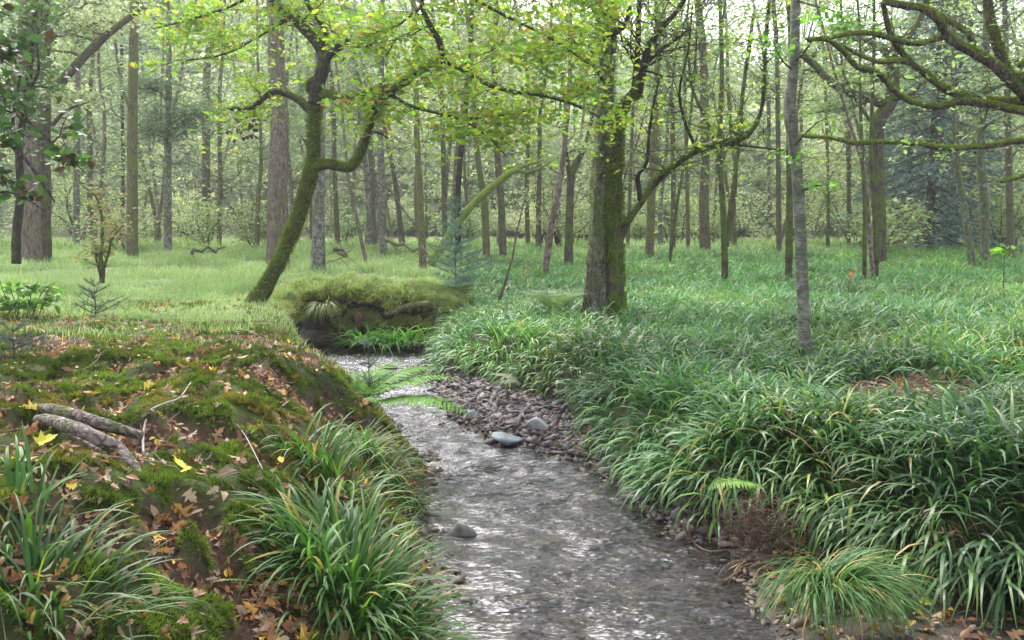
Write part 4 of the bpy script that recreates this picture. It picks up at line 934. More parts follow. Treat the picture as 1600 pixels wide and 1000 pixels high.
for k_, (a_, b_, lb) in enumerate((((560, 255, 20.5), (685, 395, 21.5), 'long pale dead branch slanting down right of the oak elbow'), ((600, 372, 21), (668, 398, 20.5), 'low pale dead branch lying on the grass left of the young spruce'), ((300, 396, 24), (352, 386, 25), 'weathered fallen branch on the grass left of the thick pink-grey trunk'), ((540, 398, 21), (520, 392, 21.5), 'short dead branch beside the mossy foot of the pale lichened trunk'))):
    rng = np.random.default_rng(90 + k_); A_, B_ = np.array(P(*a_)), np.array(P(*b_)); q = np.stack([A_ + (B_ - A_) * t_ + rng.normal(0, .07, 3) * (0 < t_ < 1) for t_ in np.linspace(0, 1, 7)])
    if k_ != 0: q[:, 2] = np.maximum(q[:, 2], height(q[:, 0], q[:, 1]) + .05)
    o = empty('fallen_branch', tuple(q[0])); tag(o, lb, 'branch', 'dead branches on the woodland floor'); q = q - q[0]; g = Geo(); tube(g, q, np.linspace(.022, .012, 7) if k_ == 0 else np.linspace(.05, .02, 7), 6, .15, .1, k_)
    limbs(rng, g, q, np.linspace(.03, .02, 7), 9, (.4, 1.4), .05, .2, 0, 2, 4, .5, el=(-.6, .5)); g.build('limb', M['pink'] if k_ < 2 else M['brown'], o)

# two blue-green conifers at right
for (u, Y, H, spr, lb, sd_) in ((1450, 31, 11.5, 3.2, 'nearer blue-green conifer with drooping layered branches right of the spreading oak', 61), (1482, 35, 13, 3.2, 'taller blue-green conifer behind the nearer one', 62), (1415, 38, 11, 3.0, 'hazy blue-green conifer directly right of the spreading oak', 63)):
    rng = np.random.default_rng(sd_); x = P(u, 390, Y)[0]; z = hz(x, Y); o = empty('conifer', (x, Y, z)); tag(o, lb, 'conifer', 'blue-green conifers')
    gt, gn = Geo(), Geo(); tube(gt, [(0, 0, -.2), (.02, 0, H * .5), (0, 0, H)], [.17, .12, .03], 8, .4, .05)
    h = .7
    while h < H:
        for k in range(6):
            a = rng.random() * 6.28; L = spr * (1 - h / H) ** .7 * rng.uniform(.7, 1.1); dr = np.array([math.cos(a), math.sin(a), 0])
            pp = np.stack([dr * L * q + np.array([0, 0, h - .55 * L * q ** 1.3 + .2 * L * q ** 3]) for q in np.linspace(0, 1, 6)])
            tube(gt, pp, np.linspace(.03, .006, 6), 4, .5, 0, 0, smooth=False)
            n = int(L * 50); q = rng.random(n) ** .7; c = np.stack([np.interp(q, np.linspace(0, 1, 6), pp[:, i]) for i in range(3)], -1)
            sd2 = np.cross(dr, (0, 0, 1)); c = c + sd2[None] * rng.normal(0, .16, n)[:, None] * (1.1 - q)[:, None] * L * .5; c[:, 2] -= np.abs(rng.normal(0, .06, n))
            nn = rng.normal(0, .35, (n, 3)) + np.array([0, 0, 1]); col = np.array([[.19, .28, .25]]) * rng.uniform(.6, 1.4, (n, 1))  # bluish needle colour lightened in place of distance haze
            scatter(gn, np.array([(0, 0, 0), (.5, .16, .02), (1, 0, -.1), (.5, -.16, .02)]), [np.array([(0, 1, 2, 3)])], c, align(nn, a + rng.normal(0, .7, n)), .22 * rng.uniform(.6, 1.2, n), col)
        h += rng.uniform(.3, .5)
    gt.build('trunk', M['conifer'], o); gn.build('needles', M['needle'], o, smooth=False)

# ------------------------------------------------------------------ far trees: a few grown, then copied
def far_proto(seed, kind):
    rng = np.random.default_rng(seed); o = empty('woodland_tree', (0, 0, 0)); gt, gl = Geo(), Geo(); tips = []
    r = rng.uniform(.05, .12); H = rng.uniform(11, 15)
    w = [np.array([0, 0, -.3])]; d = np.array([rng.normal(0, .06), rng.normal(0, .06), 1])
    while w[-1][2] < H: d = d + rng.normal(0, .07, 3) * np.array([1, 1, 0]); d /= np.linalg.norm(d); w.append(w[-1] + d * 1.5)
    rad = np.linspace(r, r * .35, len(w)); rad[0] *= 1.25
    tube(gt, w, rad, 8, .4, .1, seed)
    limbs(rng, gt, w, rad, 20, (1.2, 3.4), .14, .38, .05, 2, 4, .4, tips, el=(-.15, .5))
    gt.build('trunk', M[('mossy_pale', 'brown', 'lichen', 'pink')[seed % 4]], o)
    sprays(rng, tips, 4, .36, .18, (GRN, YEL, PALE, BLU)[kind], gl); gl.build('crown', M['woodleaf'], o, smooth=False)
    return o
protos = [far_proto(200 + i, (1, 0, 2, 1, 0, 2, 3, 1)[i]) for i in range(8)]
def copy_tree(src):
    c = src.copy(); COL.objects.link(c)
    for ch in src.children:
        k = ch.copy(); COL.objects.link(k); k.parent = c
    return c
rng = np.random.default_rng(77); used = set(); placed = []
tries = 0
while len(placed) < 100 and tries < 5000:
    tries += 1
    Y = 30 + 30 * rng.random(); x = rng.uniform(-.64, .64) * Y
    if any((x - a) ** 2 + (Y - b) ** 2 < 2.2 ** 2 for a, b in placed): continue
    placed.append((x, Y)); i = rng.integers(0, 8) if (x < .1 * Y or rng.random() < .6) else rng.integers(0, 6)
    o = protos[i] if i not in used else copy_tree(protos[i]); used.add(i)
    o.location = (x, Y, hz(x, Y)); o.rotation_euler = (0, 0, rng.random() * 6.28); s = rng.uniform(.75, 1.2); o.scale = (s, s, s * rng.uniform(.9, 1.15))
    tag(o, 'slender hazy tree among the many in the woodland background', 'tree', 'slender trees of the background woodland')
for i, p_ in enumerate(protos):
    if i not in used: bpy.data.objects.remove(p_)
for i, (x, y, a, s) in enumerate(((-6.5, -2.5, .4, 1.0), (5.5, -4.5, 2.0, 1.05), (-1.0, -8.0, 4.0, 1.1), (9.5, 1.0, 5.0, 1.0))):  # unseen trees added round the camera to shade the foreground
    o = copy_tree(protos[(0, 1, 3, 4)[i]]); o.location = (x, y, hz(x, y)); o.rotation_euler = (0, 0, a); o.scale = (s, s, s)
    tag(o, ('added shade tree behind the viewpoint on the left bank', 'added shade tree behind the viewpoint on the right bank', 'added shade tree farthest behind the viewpoint', 'added shade tree right of the viewpoint outside the picture')[i], 'tree', 'unseen trees added to shade the foreground')
def far_wood():
    """the wooded hillside behind, which reads as one mass"""
    rng = np.random.default_rng(78); g = Geo(); gt = Geo()
    n = 1300; Y = 70 + 100 * rng.random(n) ** 1.4; X = rng.uniform(-.7, .7, n) * Y; z = height(X, Y)
    for kx, ky, kz in zip(X, Y, z):
        m = 120; h = rng.uniform(7, 14); u = rng.normal(0, 1, (m, 3)); u /= np.linalg.norm(u, axis=1)[:, None]; u *= rng.uniform(.6, 1, (m, 1))
        c = np.array([kx, ky, kz + h * .42]) + u * np.array([3.0, 3.0, h * .5]); b = (YEL, GRN, PALE, PALE, BLU)[rng.integers(0, 5)]
        scatter(g, *LQ, c, align(u + rng.normal(0, .5, (m, 3)) + (0, 0, .6), rng.random(m) * 6.28), 1.1 * rng.uniform(.6, 1.3, m), b[rng.integers(0, len(b), m)] * rng.uniform(.7, 1.2))
    o = g.build('distant_woodland', M['woodleaf'], smooth=False); tag(o, kind='stuff', label='pale hazy trees covering the far hillside')
far_wood()
def shrubs():
    """low brush between the far trunks"""
    rng = np.random.default_rng(79)
    for i in range(62):
        Y = rng.uniform(28, 64); x = rng.uniform(-.62, .62) * Y
        if rng.random() < .0: continue
        H = rng.uniform(1.2, 4.2); o = empty('shrub', (x, Y, hz(x, Y))); gt, gl = Geo(), Geo(); tips = []
        for k in range(6):
            a = rng.random() * 6.28; p, r = wander(rng, (0, 0, -.1), (math.cos(a) * .5, math.sin(a) * .5, 1), H, .03, .008, 6, .22, .02); tube(gt, p, r, 4, .4, 0, 0, smooth=False); tips.extend(p[2:])
            for q in range(4): p2, r2 = wander(rng, p[2 + q % 4], (rng.normal(), rng.normal(), .3), H * .35, .012, .004, 4, .3, 0); tube(gt, p2, r2, 4, .4, 0, 0, smooth=False); tips.extend(p2[1:])
        gt.build('stems', M['twig'], o); sprays(rng, tips, 10, .28, .15, (GRN, YEL, PALE, YEL)[rng.integers(0, 4)], gl); gl.build('leaves', M['woodleaf'], o, smooth=False)
        tag(o, 'leafy shrub in the understorey between the far trunks', 'shrub', 'shrubs between the far trunks')
shrubs()

# ------------------------------------------------------------------ the leaning mossy oak
def hero_oak():
    rng = np.random.default_rng(300)
    Yb = 14.25; B = np.array(P(398, 490, Yb)); B[2] = hz(B[0], B[1]); o = empty('oak_tree', tuple(B)); tag(o, 'leaning moss-covered oak on the left bank with twisting dark branches over the stream', 'tree')
    def pth(l): return [np.array(P(a, b, c * .95)) - B for a, b, c in l]
    tr = pth([(398, 488, 15), (415, 450, 15), (438, 405, 15), (460, 355, 15), (473, 315, 15), (483, 280, 15), (490, 245, 15), (491, 200, 15), (493, 160, 15)]); tr[0][2] = .0; tr.insert(0, tr[0] + (-.08, 0, -.3))
    g = Geo(); tube(g, tr, [.24, .16, .125, .11, .11, .105, .11, .095, .09, .095], 22, .05, .20, 1, flute=.12); g.build('trunk', M['oak_moss'], o)
    gm = Geo(); fuzz(gm, rng, tr, [.24, .16, .125, .11, .11, .105, .11, .095, .09, .095], 2600, .030, .15)
    tips = []; BR = [
        ([(488, 262, 15), (512, 257, 14.9), (545, 262, 14.8), (563, 240, 14.7), (574, 210, 14.6), (582, 178, 14.5)], .082, .058, 'oak_moss', .9, 2),
        ([(582, 178, 14.5), (592, 160, 14.4), (610, 145, 14.3), (650, 113, 14.1), (678, 103, 13.9), (692, 92, 13.8)], .056, .042, 'oak_moss', .5, 6),
        ([(692, 92, 13.8), (686, 65, 13.7), (672, 40, 13.6), (660, 12, 13.5), (655, -30, 13.4), (640, -90, 13.2)], .05, .03, 'oak_dark', .1, 12),
        ([(692, 94, 13.8), (720, 108, 13.6), (762, 132, 13.4), (800, 143, 13.2), (850, 150, 13), (900, 165, 12.8), (940, 185, 12.7)], .038, .012, 'oak_dark', .1, 18),
        ([(608, 147, 14.3), (640, 165, 14.2), (680, 176, 14), (720, 187, 13.8), (760, 212, 13.6), (790, 243, 13.5)], .03, .01, 'oak_dark', .2, 14),
        ([(720, 187, 13.8), (760, 183, 13.7), (800, 178, 13.6), (830, 172, 13.5)], .016, .006, 'oak_dark', .1, 8),
        ([(492, 180, 15), (470, 158, 15.1), (450, 148, 15.2), (428, 143, 15.3), (410, 155, 15.4), (395, 168, 15.5), (370, 170, 15.6), (350, 172, 15.7)], .075, .022, 'oak_dark', .3, 8),
        ([(494, 160, 15), (510, 148, 14.9), (540, 155, 14.7), (575, 146, 14.5), (605, 138, 14.3), (640, 130, 14.2)], .07, .025, 'oak_moss', .4, 8),
        ([(493, 165, 15), (497, 130, 15), (506, 100, 15), (500, 75, 15.1), (480, 50, 15.2), (455, 28, 15.4), (430, 5, 15.6), (405, -40, 15.8), (390, -90, 16)], .12, .045, 'oak_dark', .3, 16),
        ([(506, 98, 15), (520, 80, 14.8), (540, 68, 14.6), (545, 62, 14.5)], .075, .045, 'oak_dark', .9, 1),
        ([(503, 80, 15), (510, 55, 15), (498, 30, 15), (480, 5, 15), (470, -40, 15)], .05, .03, 'oak_dark', .3, 8),
        ([(494, 120, 15), (480, 132, 15), (488, 150, 15.05), (500, 165, 15)], .045, .03, 'oak_moss', .9, 1),
        ([(484, 238, 15), (478, 222, 15), (472, 216, 15)], .035, .012, 'oak_dark', .9, 1),
        ([(578, 208, 14.6), (592, 207, 14.5), (606, 216, 14.4)], .025, .012, 'oak_dark', .9, 1),
        ([(420, -20, 15.6), (360, 10, 15.7), (300, 30, 15.8), (240, 45, 16)], .03, .01, 'oak_dark', .1, 12),
        ([(455, 28, 15.4), (400, 60, 15.5), (350, 85, 15.5), (290, 95, 15.7)], .022, .008, 'oak_dark', .1, 12),
        ([(655, -20, 13.4), (720, -10, 13.3), (790, 25, 13.2), (860, 60, 13.1), (920, 100, 13)], .03, .01, 'oak_dark', .1, 22),
        ([(660, 10, 13.5), (620, 40, 13.7), (570, 60, 13.9), (530, 100, 14)], .02, .008, 'oak_dark', .1, 12),
        ([(640, -90, 13.2), (760, -60, 13), (880, -10, 12.9), (980, 40, 12.8)], .04, .012, 'oak_dark', .1, 20)]
    for pl, r0, r1, mk, st, nt_ in BR:
        g = Geo(); p = pth(pl); rad = np.linspace(r0, r1, len(p)); tube(g, p, rad, 9, .06, .14, len(pl))
        tt = tips if nt_ > 1 else None
        if mk == 'oak_moss': fuzz(gm, rng, p, rad, 2600, .028, .4)
        else: fuzz(gm, rng, p, rad, 700, .02, .8)
        limbs(rng, g, p, rad, nt_, (.5, 1.5), st, .3, .02, 2, 4, .32, tt, el=(-.5, .6), twig=.5)
        g.build('branch', M[mk], o)
    gm.build('moss', M['moss'], o, smooth=False)
    gl = Geo(); cols = np.array([(.19, .33, .03), (.24, .37, .03), (.31, .39, .04), (.15, .28, .03), (.38, .39, .05)])
    sprays(rng, tips, 3, .17, .115, cols, gl, LOAK, .7)
    tn = np.array(tips)[rng.random(len(tips)) < .09]; sprays(rng, tn, 2, .12, .10, np.array([(.45, .20, .03), (.40, .12, .03), (.50, .34, .05)]), gl, LOAK, .55)
    gl.build('foliage', M['leaf'], o, smooth=False)
    # hanging withered bunch under the left branch
    g = Geo(); tp = np.array([P(378, 190, 15.6), P(392, 200, 15.6), P(383, 212, 15.6), P(398, 188, 15.6)]) - B; sprays(rng, tp, 14, .09, .12, np.array([(.07, .05, .04), (.10, .07, .05)]), g, LO, 2.0); g.build('withered_leaves', M['litter'], o, smooth=False)
hero_oak()

# ------------------------------------------------------------------ double-stemmed tree on the right bank
def twin_tree():
    rng = np.random.default_rng(310); B = np.array(P(941, 505, 14.54)); B[2] = hz(B[0], B[1]); o = empty('alder_tree', tuple(B)); tag(o, 'double-stemmed tree with rough mossy bark standing in the rushes right of the stream', 'tree')
    def pth(l): return [np.array(P(a, b, c * .95)) - B for a, b, c in l]
    p = pth([(936, 506, 15.3), (935, 470, 15.3), (936, 420, 15.3), (937, 330, 15.3), (943, 240, 15.3), (946, 150, 15.3), (948, 70, 15.3), (949, -20, 15.3), (952, -100, 15.3), (955, -220, 15.3)]); p[0][2] = -.25
    g = Geo(); tube(g, p, [.34, .20, .165, .152, .148, .148, .145, .138, .13, .11], 26, .05, .18, 2, flute=.28); g.build('trunk', M['ivy_bark'], o)
    gm = Geo(); fuzz(gm, rng, p, [.28, .21, .18, .17, .165, .165, .16, .15, .14, .12], 600, .028, .1, ((.09, .12, .03), (.24, .28, .09)))
    p = pth([(958, 506, 15.15), (961, 470, 15.1), (961, 400, 15.1), (962, 330, 15.1), (963, 250, 15.05), (965, 200, 15.0), (976, 168, 15), (996, 145, 14.9)]); p[0][2] = -.2
    g = Geo(); tube(g, p, [.20, .145, .12, .112, .10, .095, .088, .075], 14, .08, .13, 3); g.build('second_trunk', M['oak_moss'], o); fuzz(gm, rng, p, [.22, .17, .14, .13, .115, .11, .10, .085], 2400, .03, .1)
    tips = []
    for pl, r0, r1, mk, n in (([(996, 145, 14.9), (1004, 110, 14.8), (1014, 75, 14.7), (1030, 48, 14.6), (1060, 14, 14.5), (1090, -40, 14.4)], .08, .03, 'oak_dark', 12),
            ([(990, 150, 14.95), (994, 110, 15), (997, 70, 15), (999, 10, 15), (1002, -60, 15)], .055, .03, 'oak_dark', 8),
            ([(1008, 100, 14.8), (1035, 75, 14.7), (1062, 58, 14.6), (1075, 45, 14.5)], .04, .015, 'oak_dark', 8),
            ([(965, 385, 15.1), (978, 352, 15.05), (1001, 317, 15), (1029, 280, 14.9), (1055, 258, 14.8), (1090, 236, 14.7), (1132, 225, 14.6), (1160, 217, 14.5), (1178, 200, 14.4), (1190, 170, 14.3), (1194, 130, 14.2), (1197, 60, 14.1), (1205, -20, 14)], .064, .018, 'oak_moss', 24),
            ([(1001, 317, 15), (998, 290, 14.95), (997, 274, 14.9), (1011, 252, 14.9), (1014, 210, 14.85), (1022, 160, 14.8), (1030, 120, 14.8)], .045, .015, 'oak_dark', 7),
            ([(1090, 236, 14.7), (1070, 190, 14.6), (1062, 140, 14.5), (1075, 80, 14.5), (1082, 10, 14.5)], .03, .012, 'oak_dark', 12),
            ([(1132, 225, 14.6), (1165, 228, 14.5), (1200, 232, 14.4), (1235, 236, 14.3)], .025, .008, 'oak_dark', 8),
            ([(944, 130, 15.2), (925, 100, 15), (900, 70, 14.9), (885, 30, 14.8)], .03, .01, 'oak_dark', 8),
            ([(948, 60, 15.2), (975, 40, 15), (985, 10, 14.9)], .05, .03, 'oak_dark', 3)):
        g = Geo(); p = pth(pl); rad = np.linspace(r0, r1, len(p)); tube(g, p, rad, 9, .07, .16, n); fuzz(gm, rng, p, rad, 2200 if mk == 'oak_moss' else 300, .024, .5)
        limbs(rng, g, p, rad, int(n * 1.7), (.5, 2.1), .15, .3, .06, 2, 4, .3, tips, el=(-.3, .9), twig=.5); g.build('branch', M[mk], o)
    gm.build('moss', M['moss'], o, smooth=False)
    t = np.array(tips); w_ = t[(rng.random(len(t)) < .16)]
    gl = Geo(); sprays(rng, w_, 4, .14, .10, np.array([(.14, .24, .03), (.2, .28, .04), (.16, .27, .04), (.3, .3, .05)]), gl, LOAK, .6)
    gl.build('foliage', M['leaf'], o, smooth=False)
    # creeper stems climbing the left side
    g = Geo()
    for k in range(5):
        q = pth([(918 - k, 500, 15.15), (912 + k * 2, 470, 15.1), (915 + k * 2, 440, 15.1), (919 + k, 395, 15.1)]); q[0][2] = 0
        p_, r_ = resample(q, [.02, .014, .01, .006], .1); p_ = p_ + rng.normal(0, .02, p_.shape); tube(g, p_, r_, 5, .1, 0, k, smooth=False)
    g.build('creeper', M['red'], o)
twin_tree()

# ------------------------------------------------------------------ slender grey trunk in the right foreground
def grey_tree():
    rng = np.random.default_rng(320); B = np.array(P(1256, 600, 9.75)); B[2] = hz(B[0], B[1]); o = empty('ash_tree', tuple(B)); tag(o, 'slender smooth grey trunk standing alone in the rushes in the right foreground', 'tree')
    pl = [(1257, 600, 10.6), (1257, 520, 10.6), (1254, 450, 10.6), (1251, 370, 10.6), (1247, 290, 10.6), (1241, 230, 10.6), (1235, 185, 10.6), (1234, 160, 10.6), (1239, 110, 10.6), (1242, 60, 10.6), (1243, 0, 10.6), (1244, -100, 10.6), (1246, -300, 10.6)]
    p = [np.array(P(q[0], q[1], q[2] * .92)) - B for q in pl]; p[0][2] = -.15
    g = Geo(); tube(g, p, [.11, .070, .065, .063, .063, .063, .068, .066, .056, .052, .050, .048, .04], 14, .06, .05, 4); g.build('trunk', M['grey'], o)
    tips = []
    for pl, n in (([(1236, 175, 10.6), (1232, 195, 10.4), (1236, 230, 10.3), (1240, 250, 10.2)], 1), ([(1240, 100, 10.6), (1265, 70, 10.3), (1275, 40, 10.1), (1285, 20, 10)], 2), ([(1240, 110, 10.6), (1222, 95, 10.4), (1210, 70, 10.2)], 2), ([(1243, 0, 10.6), (1275, 10, 10.2), (1310, 20, 10), (1320, 45, 9.9)], 2), ([(1240, 230, 10.6), (1262, 205, 10.3), (1290, 185, 10.1), (1300, 215, 10)], 1), ([(1248, 300, 10.6), (1275, 290, 10.4), (1292, 290, 10.3)], 1)):
        g = Geo(); q = [np.array(P(a[0], a[1], a[2] * .92)) - B for a in pl]; tube(g, q, np.linspace(.012, .003, len(q)), 5, .1, .05); tips += [q[-1], (q[-1] + q[-2]) / 2] * n; g.build('branch', M['twig'], o)
    gl = Geo(); sprays(rng, tips, 10, .10, .09, np.array([(.10, .24, .03), (.14, .28, .04)]), gl, LO, .6); gl.build('foliage', M['leaf'], o, smooth=False)
grey_tree()

# ------------------------------------------------------------------ tree just outside the right edge, its mossy limbs reach in
def edge_tree():
    rng = np.random.default_rng(330); Yt = 9.6; bx = P(1690, 300, Yt)[0]; bz = hz(bx, Yt); B = np.array([bx, Yt, bz]); o = empty('oak_tree', tuple(B)); tag(o, 'oak at the right edge whose long mossy limbs reach across the upper right corner', 'tree')
    tz = P(1690, -150, Yt)[2] - bz
    g = Geo(); tube(g, [(0, 0, -.3), (.03, 0, 1), (0, .03, 2.2), (-.05, 0, tz * .8), (0, 0, tz + 1.5)], [.36, .27, .25, .22, .14], 16, .1, .1, 5); g.build('trunk', M['limb_moss'], o)
    K = (1690, 200, 9.6); tips = []; gm = Geo()
    for i, (pl, r0, r1, n) in enumerate((
            ([K, (1640, 175, 9.5), (1592, 140, 9.4), (1560, 108, 9.3), (1530, 88, 9.3), (1500, 72, 9.2), (1478, 55, 9.2), (1465, 30, 9.1), (1440, 14, 9.1), (1410, 9, 9), (1380, 4, 8.9)], .10, .035, 6),
            ([(1478, 57, 9.2), (1455, 64, 9.2), (1430, 69, 9.1), (1395, 62, 9), (1360, 53, 8.9), (1325, 54, 8.8), (1290, 62, 8.8), (1262, 62, 8.7)], .045, .014, 10),
            ([K, (1640, 170, 9.6), (1592, 159, 9.5), (1546, 158, 9.5), (1500, 150, 9.4), (1468, 134, 9.4), (1445, 115, 9.3), (1424, 98, 9.2), (1402, 75, 9.2), (1388, 45, 9.1), (1380, 5, 9)], .075, .03, 5),
            ([K, (1640, 182, 9.5), (1592, 174, 9.4), (1546, 164, 9.3), (1500, 160, 9.2), (1465, 167, 9.2), (1425, 160, 9.1), (1400, 145, 9), (1383, 126, 9), (1365, 112, 8.9), (1339, 106, 8.8), (1316, 80, 8.8), (1290, 62, 8.7), (1262, 64, 8.7)], .065, .018, 10),
            ([(1425, 100, 9.2), (1400, 95, 9.1), (1375, 98, 9), (1350, 90, 9), (1320, 75, 8.9)], .04, .015, 4),
            ([(1575, 110, 9.35), (1545, 95, 9.4), (1523, 76, 9.5), (1512, 52, 9.5), (1485, 35, 9.6), (1460, 18, 9.6), (1440, -10, 9.6)], .055, .03, 5),
            ([K, (1650, 230, 9.5), (1592, 221, 9.3), (1551, 228, 9.2), (1510, 231, 9.1), (1472, 232, 9), (1440, 226, 8.9), (1422, 225, 8.9), (1371, 223, 8.8), (1339, 225, 8.7), (1310, 219, 8.6), (1288, 215, 8.6), (1256, 214, 8.5)], .05, .012, 6),
            ([K, (1630, 130, 9.5), (1580, 120, 9.4), (1565, 90, 9.4), (1555, 60, 9.4), (1545, 20, 9.4), (1540, -40, 9.4)], .09, .06, 4),
            ([(1592, 103, 9.4), (1620, 100, 9.5), K], .035, .06, 1),
            ([K, (1640, 260, 9.5), (1595, 277, 9.4), (1575, 282, 9.3), (1563, 285, 9.3)], .04, .012, 1))):
        r0 *= .62; r1 *= .75; q = [np.array(P(*a)) - B for a in pl]; rad = np.linspace(r0, r1, len(q)); g = Geo(); tube(g, q, rad, 10, .05, .18, i + 7); fuzz(gm, rng, q, rad, 3200, .018, .8)
        limbs(rng, g, q, rad, n, (.25, .9), .3, .35, .03, 2, 4, .28, tips, el=(-.5, .6), twig=.4); g.build('branch', M['limb_moss'], o)
    gm.build('moss', M['moss'], o, smooth=False)
    t = np.array(tips); t = t[rng.random(len(t)) < .10]
    gl = Geo(); sprays(rng, t, 4, .10, .07, GRN, gl, LOAK, .6); gl.build('foliage', M['leaf'], o, smooth=False)
edge_tree()

# ------------------------------------------------------------------ saplings at left, dead stick, near plants
def stems_plant(name, label, cat, base, paths, mat, leafpts=None, nleaf=0, sig=.08, size=.08, cols=GRN, T=LO, lm='leaf', nt=4, Lt=(.15, .4), seed=0, flat=.6, group=None, allow=1.0, grow=True):
    rng = np.random.default_rng(seed); B = np.array(base, float); o = empty(name, tuple(B)); tag(o, label, cat, group); g = Geo(); tips = []
    for pl, r0, r1 in paths:
        q = [np.array(P(*a)) - B for a in pl]; rad = np.linspace(r0, r1, len(q)); tube(g, q, rad, 7, .06, .1, seed)
        if grow: limbs(rng, g, q, rad, nt, Lt, .3, .3, .06, 2, 4, .4, tips, el=(-.1, .9), twig=.5)
    g.build('stem', mat, o)
    if nleaf:
        t = np.array(tips); t = t[rng.random(len(t)) < allow]
        gl = Geo(); sprays(rng, t, nleaf, sig, size, cols, gl, T, flat); gl.build('leaves', M[lm], o, smooth=False)
    return o
b = P(159, 442, 15.5); b = (b[0], b[1], hz(b[0], b[1]))
stems_plant('sapling', 'small crooked bare sapling with a tuft of mossy stems on the open grass at left', 'sapling', b,
    [([(159, 442, 15.5), (160, 420, 15.5), (157, 400, 15.5), (160, 375, 15.5), (158, 330, 15.4), (148, 305, 15.3), (130, 292, 15.2)], .05, .012), ([(160, 425, 15.5), (170, 395, 15.4), (176, 372, 15.3), (195, 350, 15.2)], .03, .008), ([(158, 432, 15.5), (150, 400, 15.6), (152, 380, 15.6)], .03, .01)],
    M['oak_moss'], nleaf=4, sig=.12, size=.08, cols=np.array([(.16, .22, .06), (.3, .2, .12)]), nt=7, seed=401, allow=.4)
b = P(25, 412, 17); b = (b[0], b[1], hz(b[0], b[1]))
stems_plant('sapling', 'dark spindly young tree at the far left edge', 'young tree', b,
    [([(25, 412, 17), (26, 360, 17), (32, 300, 16.9), (30, 230, 16.8), (42, 150, 16.7), (48, 90, 16.6), (55, 20, 16.5), (60, -60, 16.5)], .09, .04), ([(30, 240, 16.8), (20, 190, 16.6), (30, 120, 16.5), (12, 70, 16.4)], .04, .02), ([(42, 150, 16.7), (60, 110, 16.5), (58, 60, 16.3), (75, 20, 16.2)], .035, .015)],
    M['oak_dark'], nleaf=4, sig=.16, size=.12, cols=np.array([(.06, .12, .03), (.09, .16, .04)]), nt=12, Lt=(.4, 1.3), seed=402, lm='darkleaf', allow=.5)
b = P(-150, 560, 6.0); b = (b[0], b[1], hz(b[0], b[1]))
stems_plant('hazel_bush', 'overhanging twigs with drooping dark leaves at the left edge', 'bush', b,
    [([(-150, 600, 6), (-120, 400, 6), (-80, 260, 6), (-30, 210, 5.9), (20, 230, 5.8), (60, 275, 5.7), (85, 315, 5.6)], .03, .006), ([(-120, 400, 6), (-60, 330, 5.9), (0, 300, 5.8), (40, 310, 5.7), (70, 330, 5.6)], .015, .004), ([(-80, 260, 6), (-40, 180, 6), (0, 170, 6), (50, 195, 6), (110, 250, 6), (135, 270, 6)], .012, .003), ([(-80, 260, 6), (-60, 100, 6), (-20, 20, 6), (15, 25, 6)], .015, .004), ([(-60, 100, 6), (-10, 90, 6), (20, 105, 6)], .01, .003)],
    M['twig'], nleaf=2, sig=.05, size=.085, cols=np.array([(.045, .10, .02), (.05, .12, .03), (.03, .06, .02), (.07, .16, .03), (.06, .035, .02)]), nt=14, Lt=(.12, .45), seed=403, lm='darkleaf', allow=.32, flat=1.1)
b = G(40, 490, .98); b = (b[0], b[1], hz(*b))
for i, (du, L) in enumerate(((0, 0),)):
    pl = [([(u0, 500, 11.2), (u0 + 5, 480, 11.1), (u0 + du * .5, 455, 11), (u0 + du, 440, 10.9)], .008, .003) for u0, du in ((10, -10), (25, 5), (40, 20), (50, 35), (60, 28), (20, -5))]
    b = P(35, 500, 11.2); b = (b[0], b[1], hz(b[0], b[1]))
    stems_plant('bramble', 'low leafy bramble at the left edge of the grass', 'plant', b, pl, M['twig'], nleaf=1, sig=.07, size=.12, cols=np.array([(.12, .24, .05), (.16, .30, .07)]), nt=2, Lt=(.1, .3), seed=404)
b = P(782, 462, 16.6); b = (b[0], b[1], hz(b[0], b[1]))
stems_plant('dead_stick', 'thin bare stick leaning up out of the rushes right of the young spruce', 'stick', b, [([(780, 468, 16.6), (790, 440, 16.6), (801, 400, 16.6), (808, 360, 16.6), (820, 312, 16.6)], .035, .008)], M['brown'], nt=3, Lt=(.2, .5), seed=405)
for i, (u, v, Y, du, hgt, lb) in enumerate(((1325, 470, 12.5, 4, 45, 'bare dry stalk with a curled orange leaf at its tip in the rushes'), (1568, 450, 11.5, 2, 60, 'thin upright stalk with yellow-green leaves near the right edge'), (1198, 660, 8.2, -3, 105, 'long pale straw stalk standing over the hanging rushes'), (1388, 640, 7.6, 18, 50, 'slanting dry stalk beside the litter patch'))):
    b = P(u, v, Y); b = (b[0], b[1], hz(b[0], b[1])); pl = [([(u, v, Y), (u + du * .4, v - hgt * .5, Y), (u + du, v - hgt, Y)], .006, .003)]
    o = stems_plant('dry_stalk', lb, 'stalk', b, pl, M['red'] if i != 1 else M['twig'], nt=0, seed=410 + i, grow=False)
    if i < 2:
        g = Geo(); rg = np.random.default_rng(i); t = np.array(P(u + du, v - hgt, Y)) - np.array(b)
        sprays(rg, [t] if i == 0 else [t, t + (.1, 0, .02), t + (-.12, 0, -.03)], 3 if i == 0 else 5, .02 if i == 0 else .08, .10, np.array([(.5, .22, .06)]) if i == 0 else np.array([(.16, .32, .04)]), g, LO, 1.0); g.build('leaf', M['litter'] if i == 0 else M['leaf'], o, smooth=False)
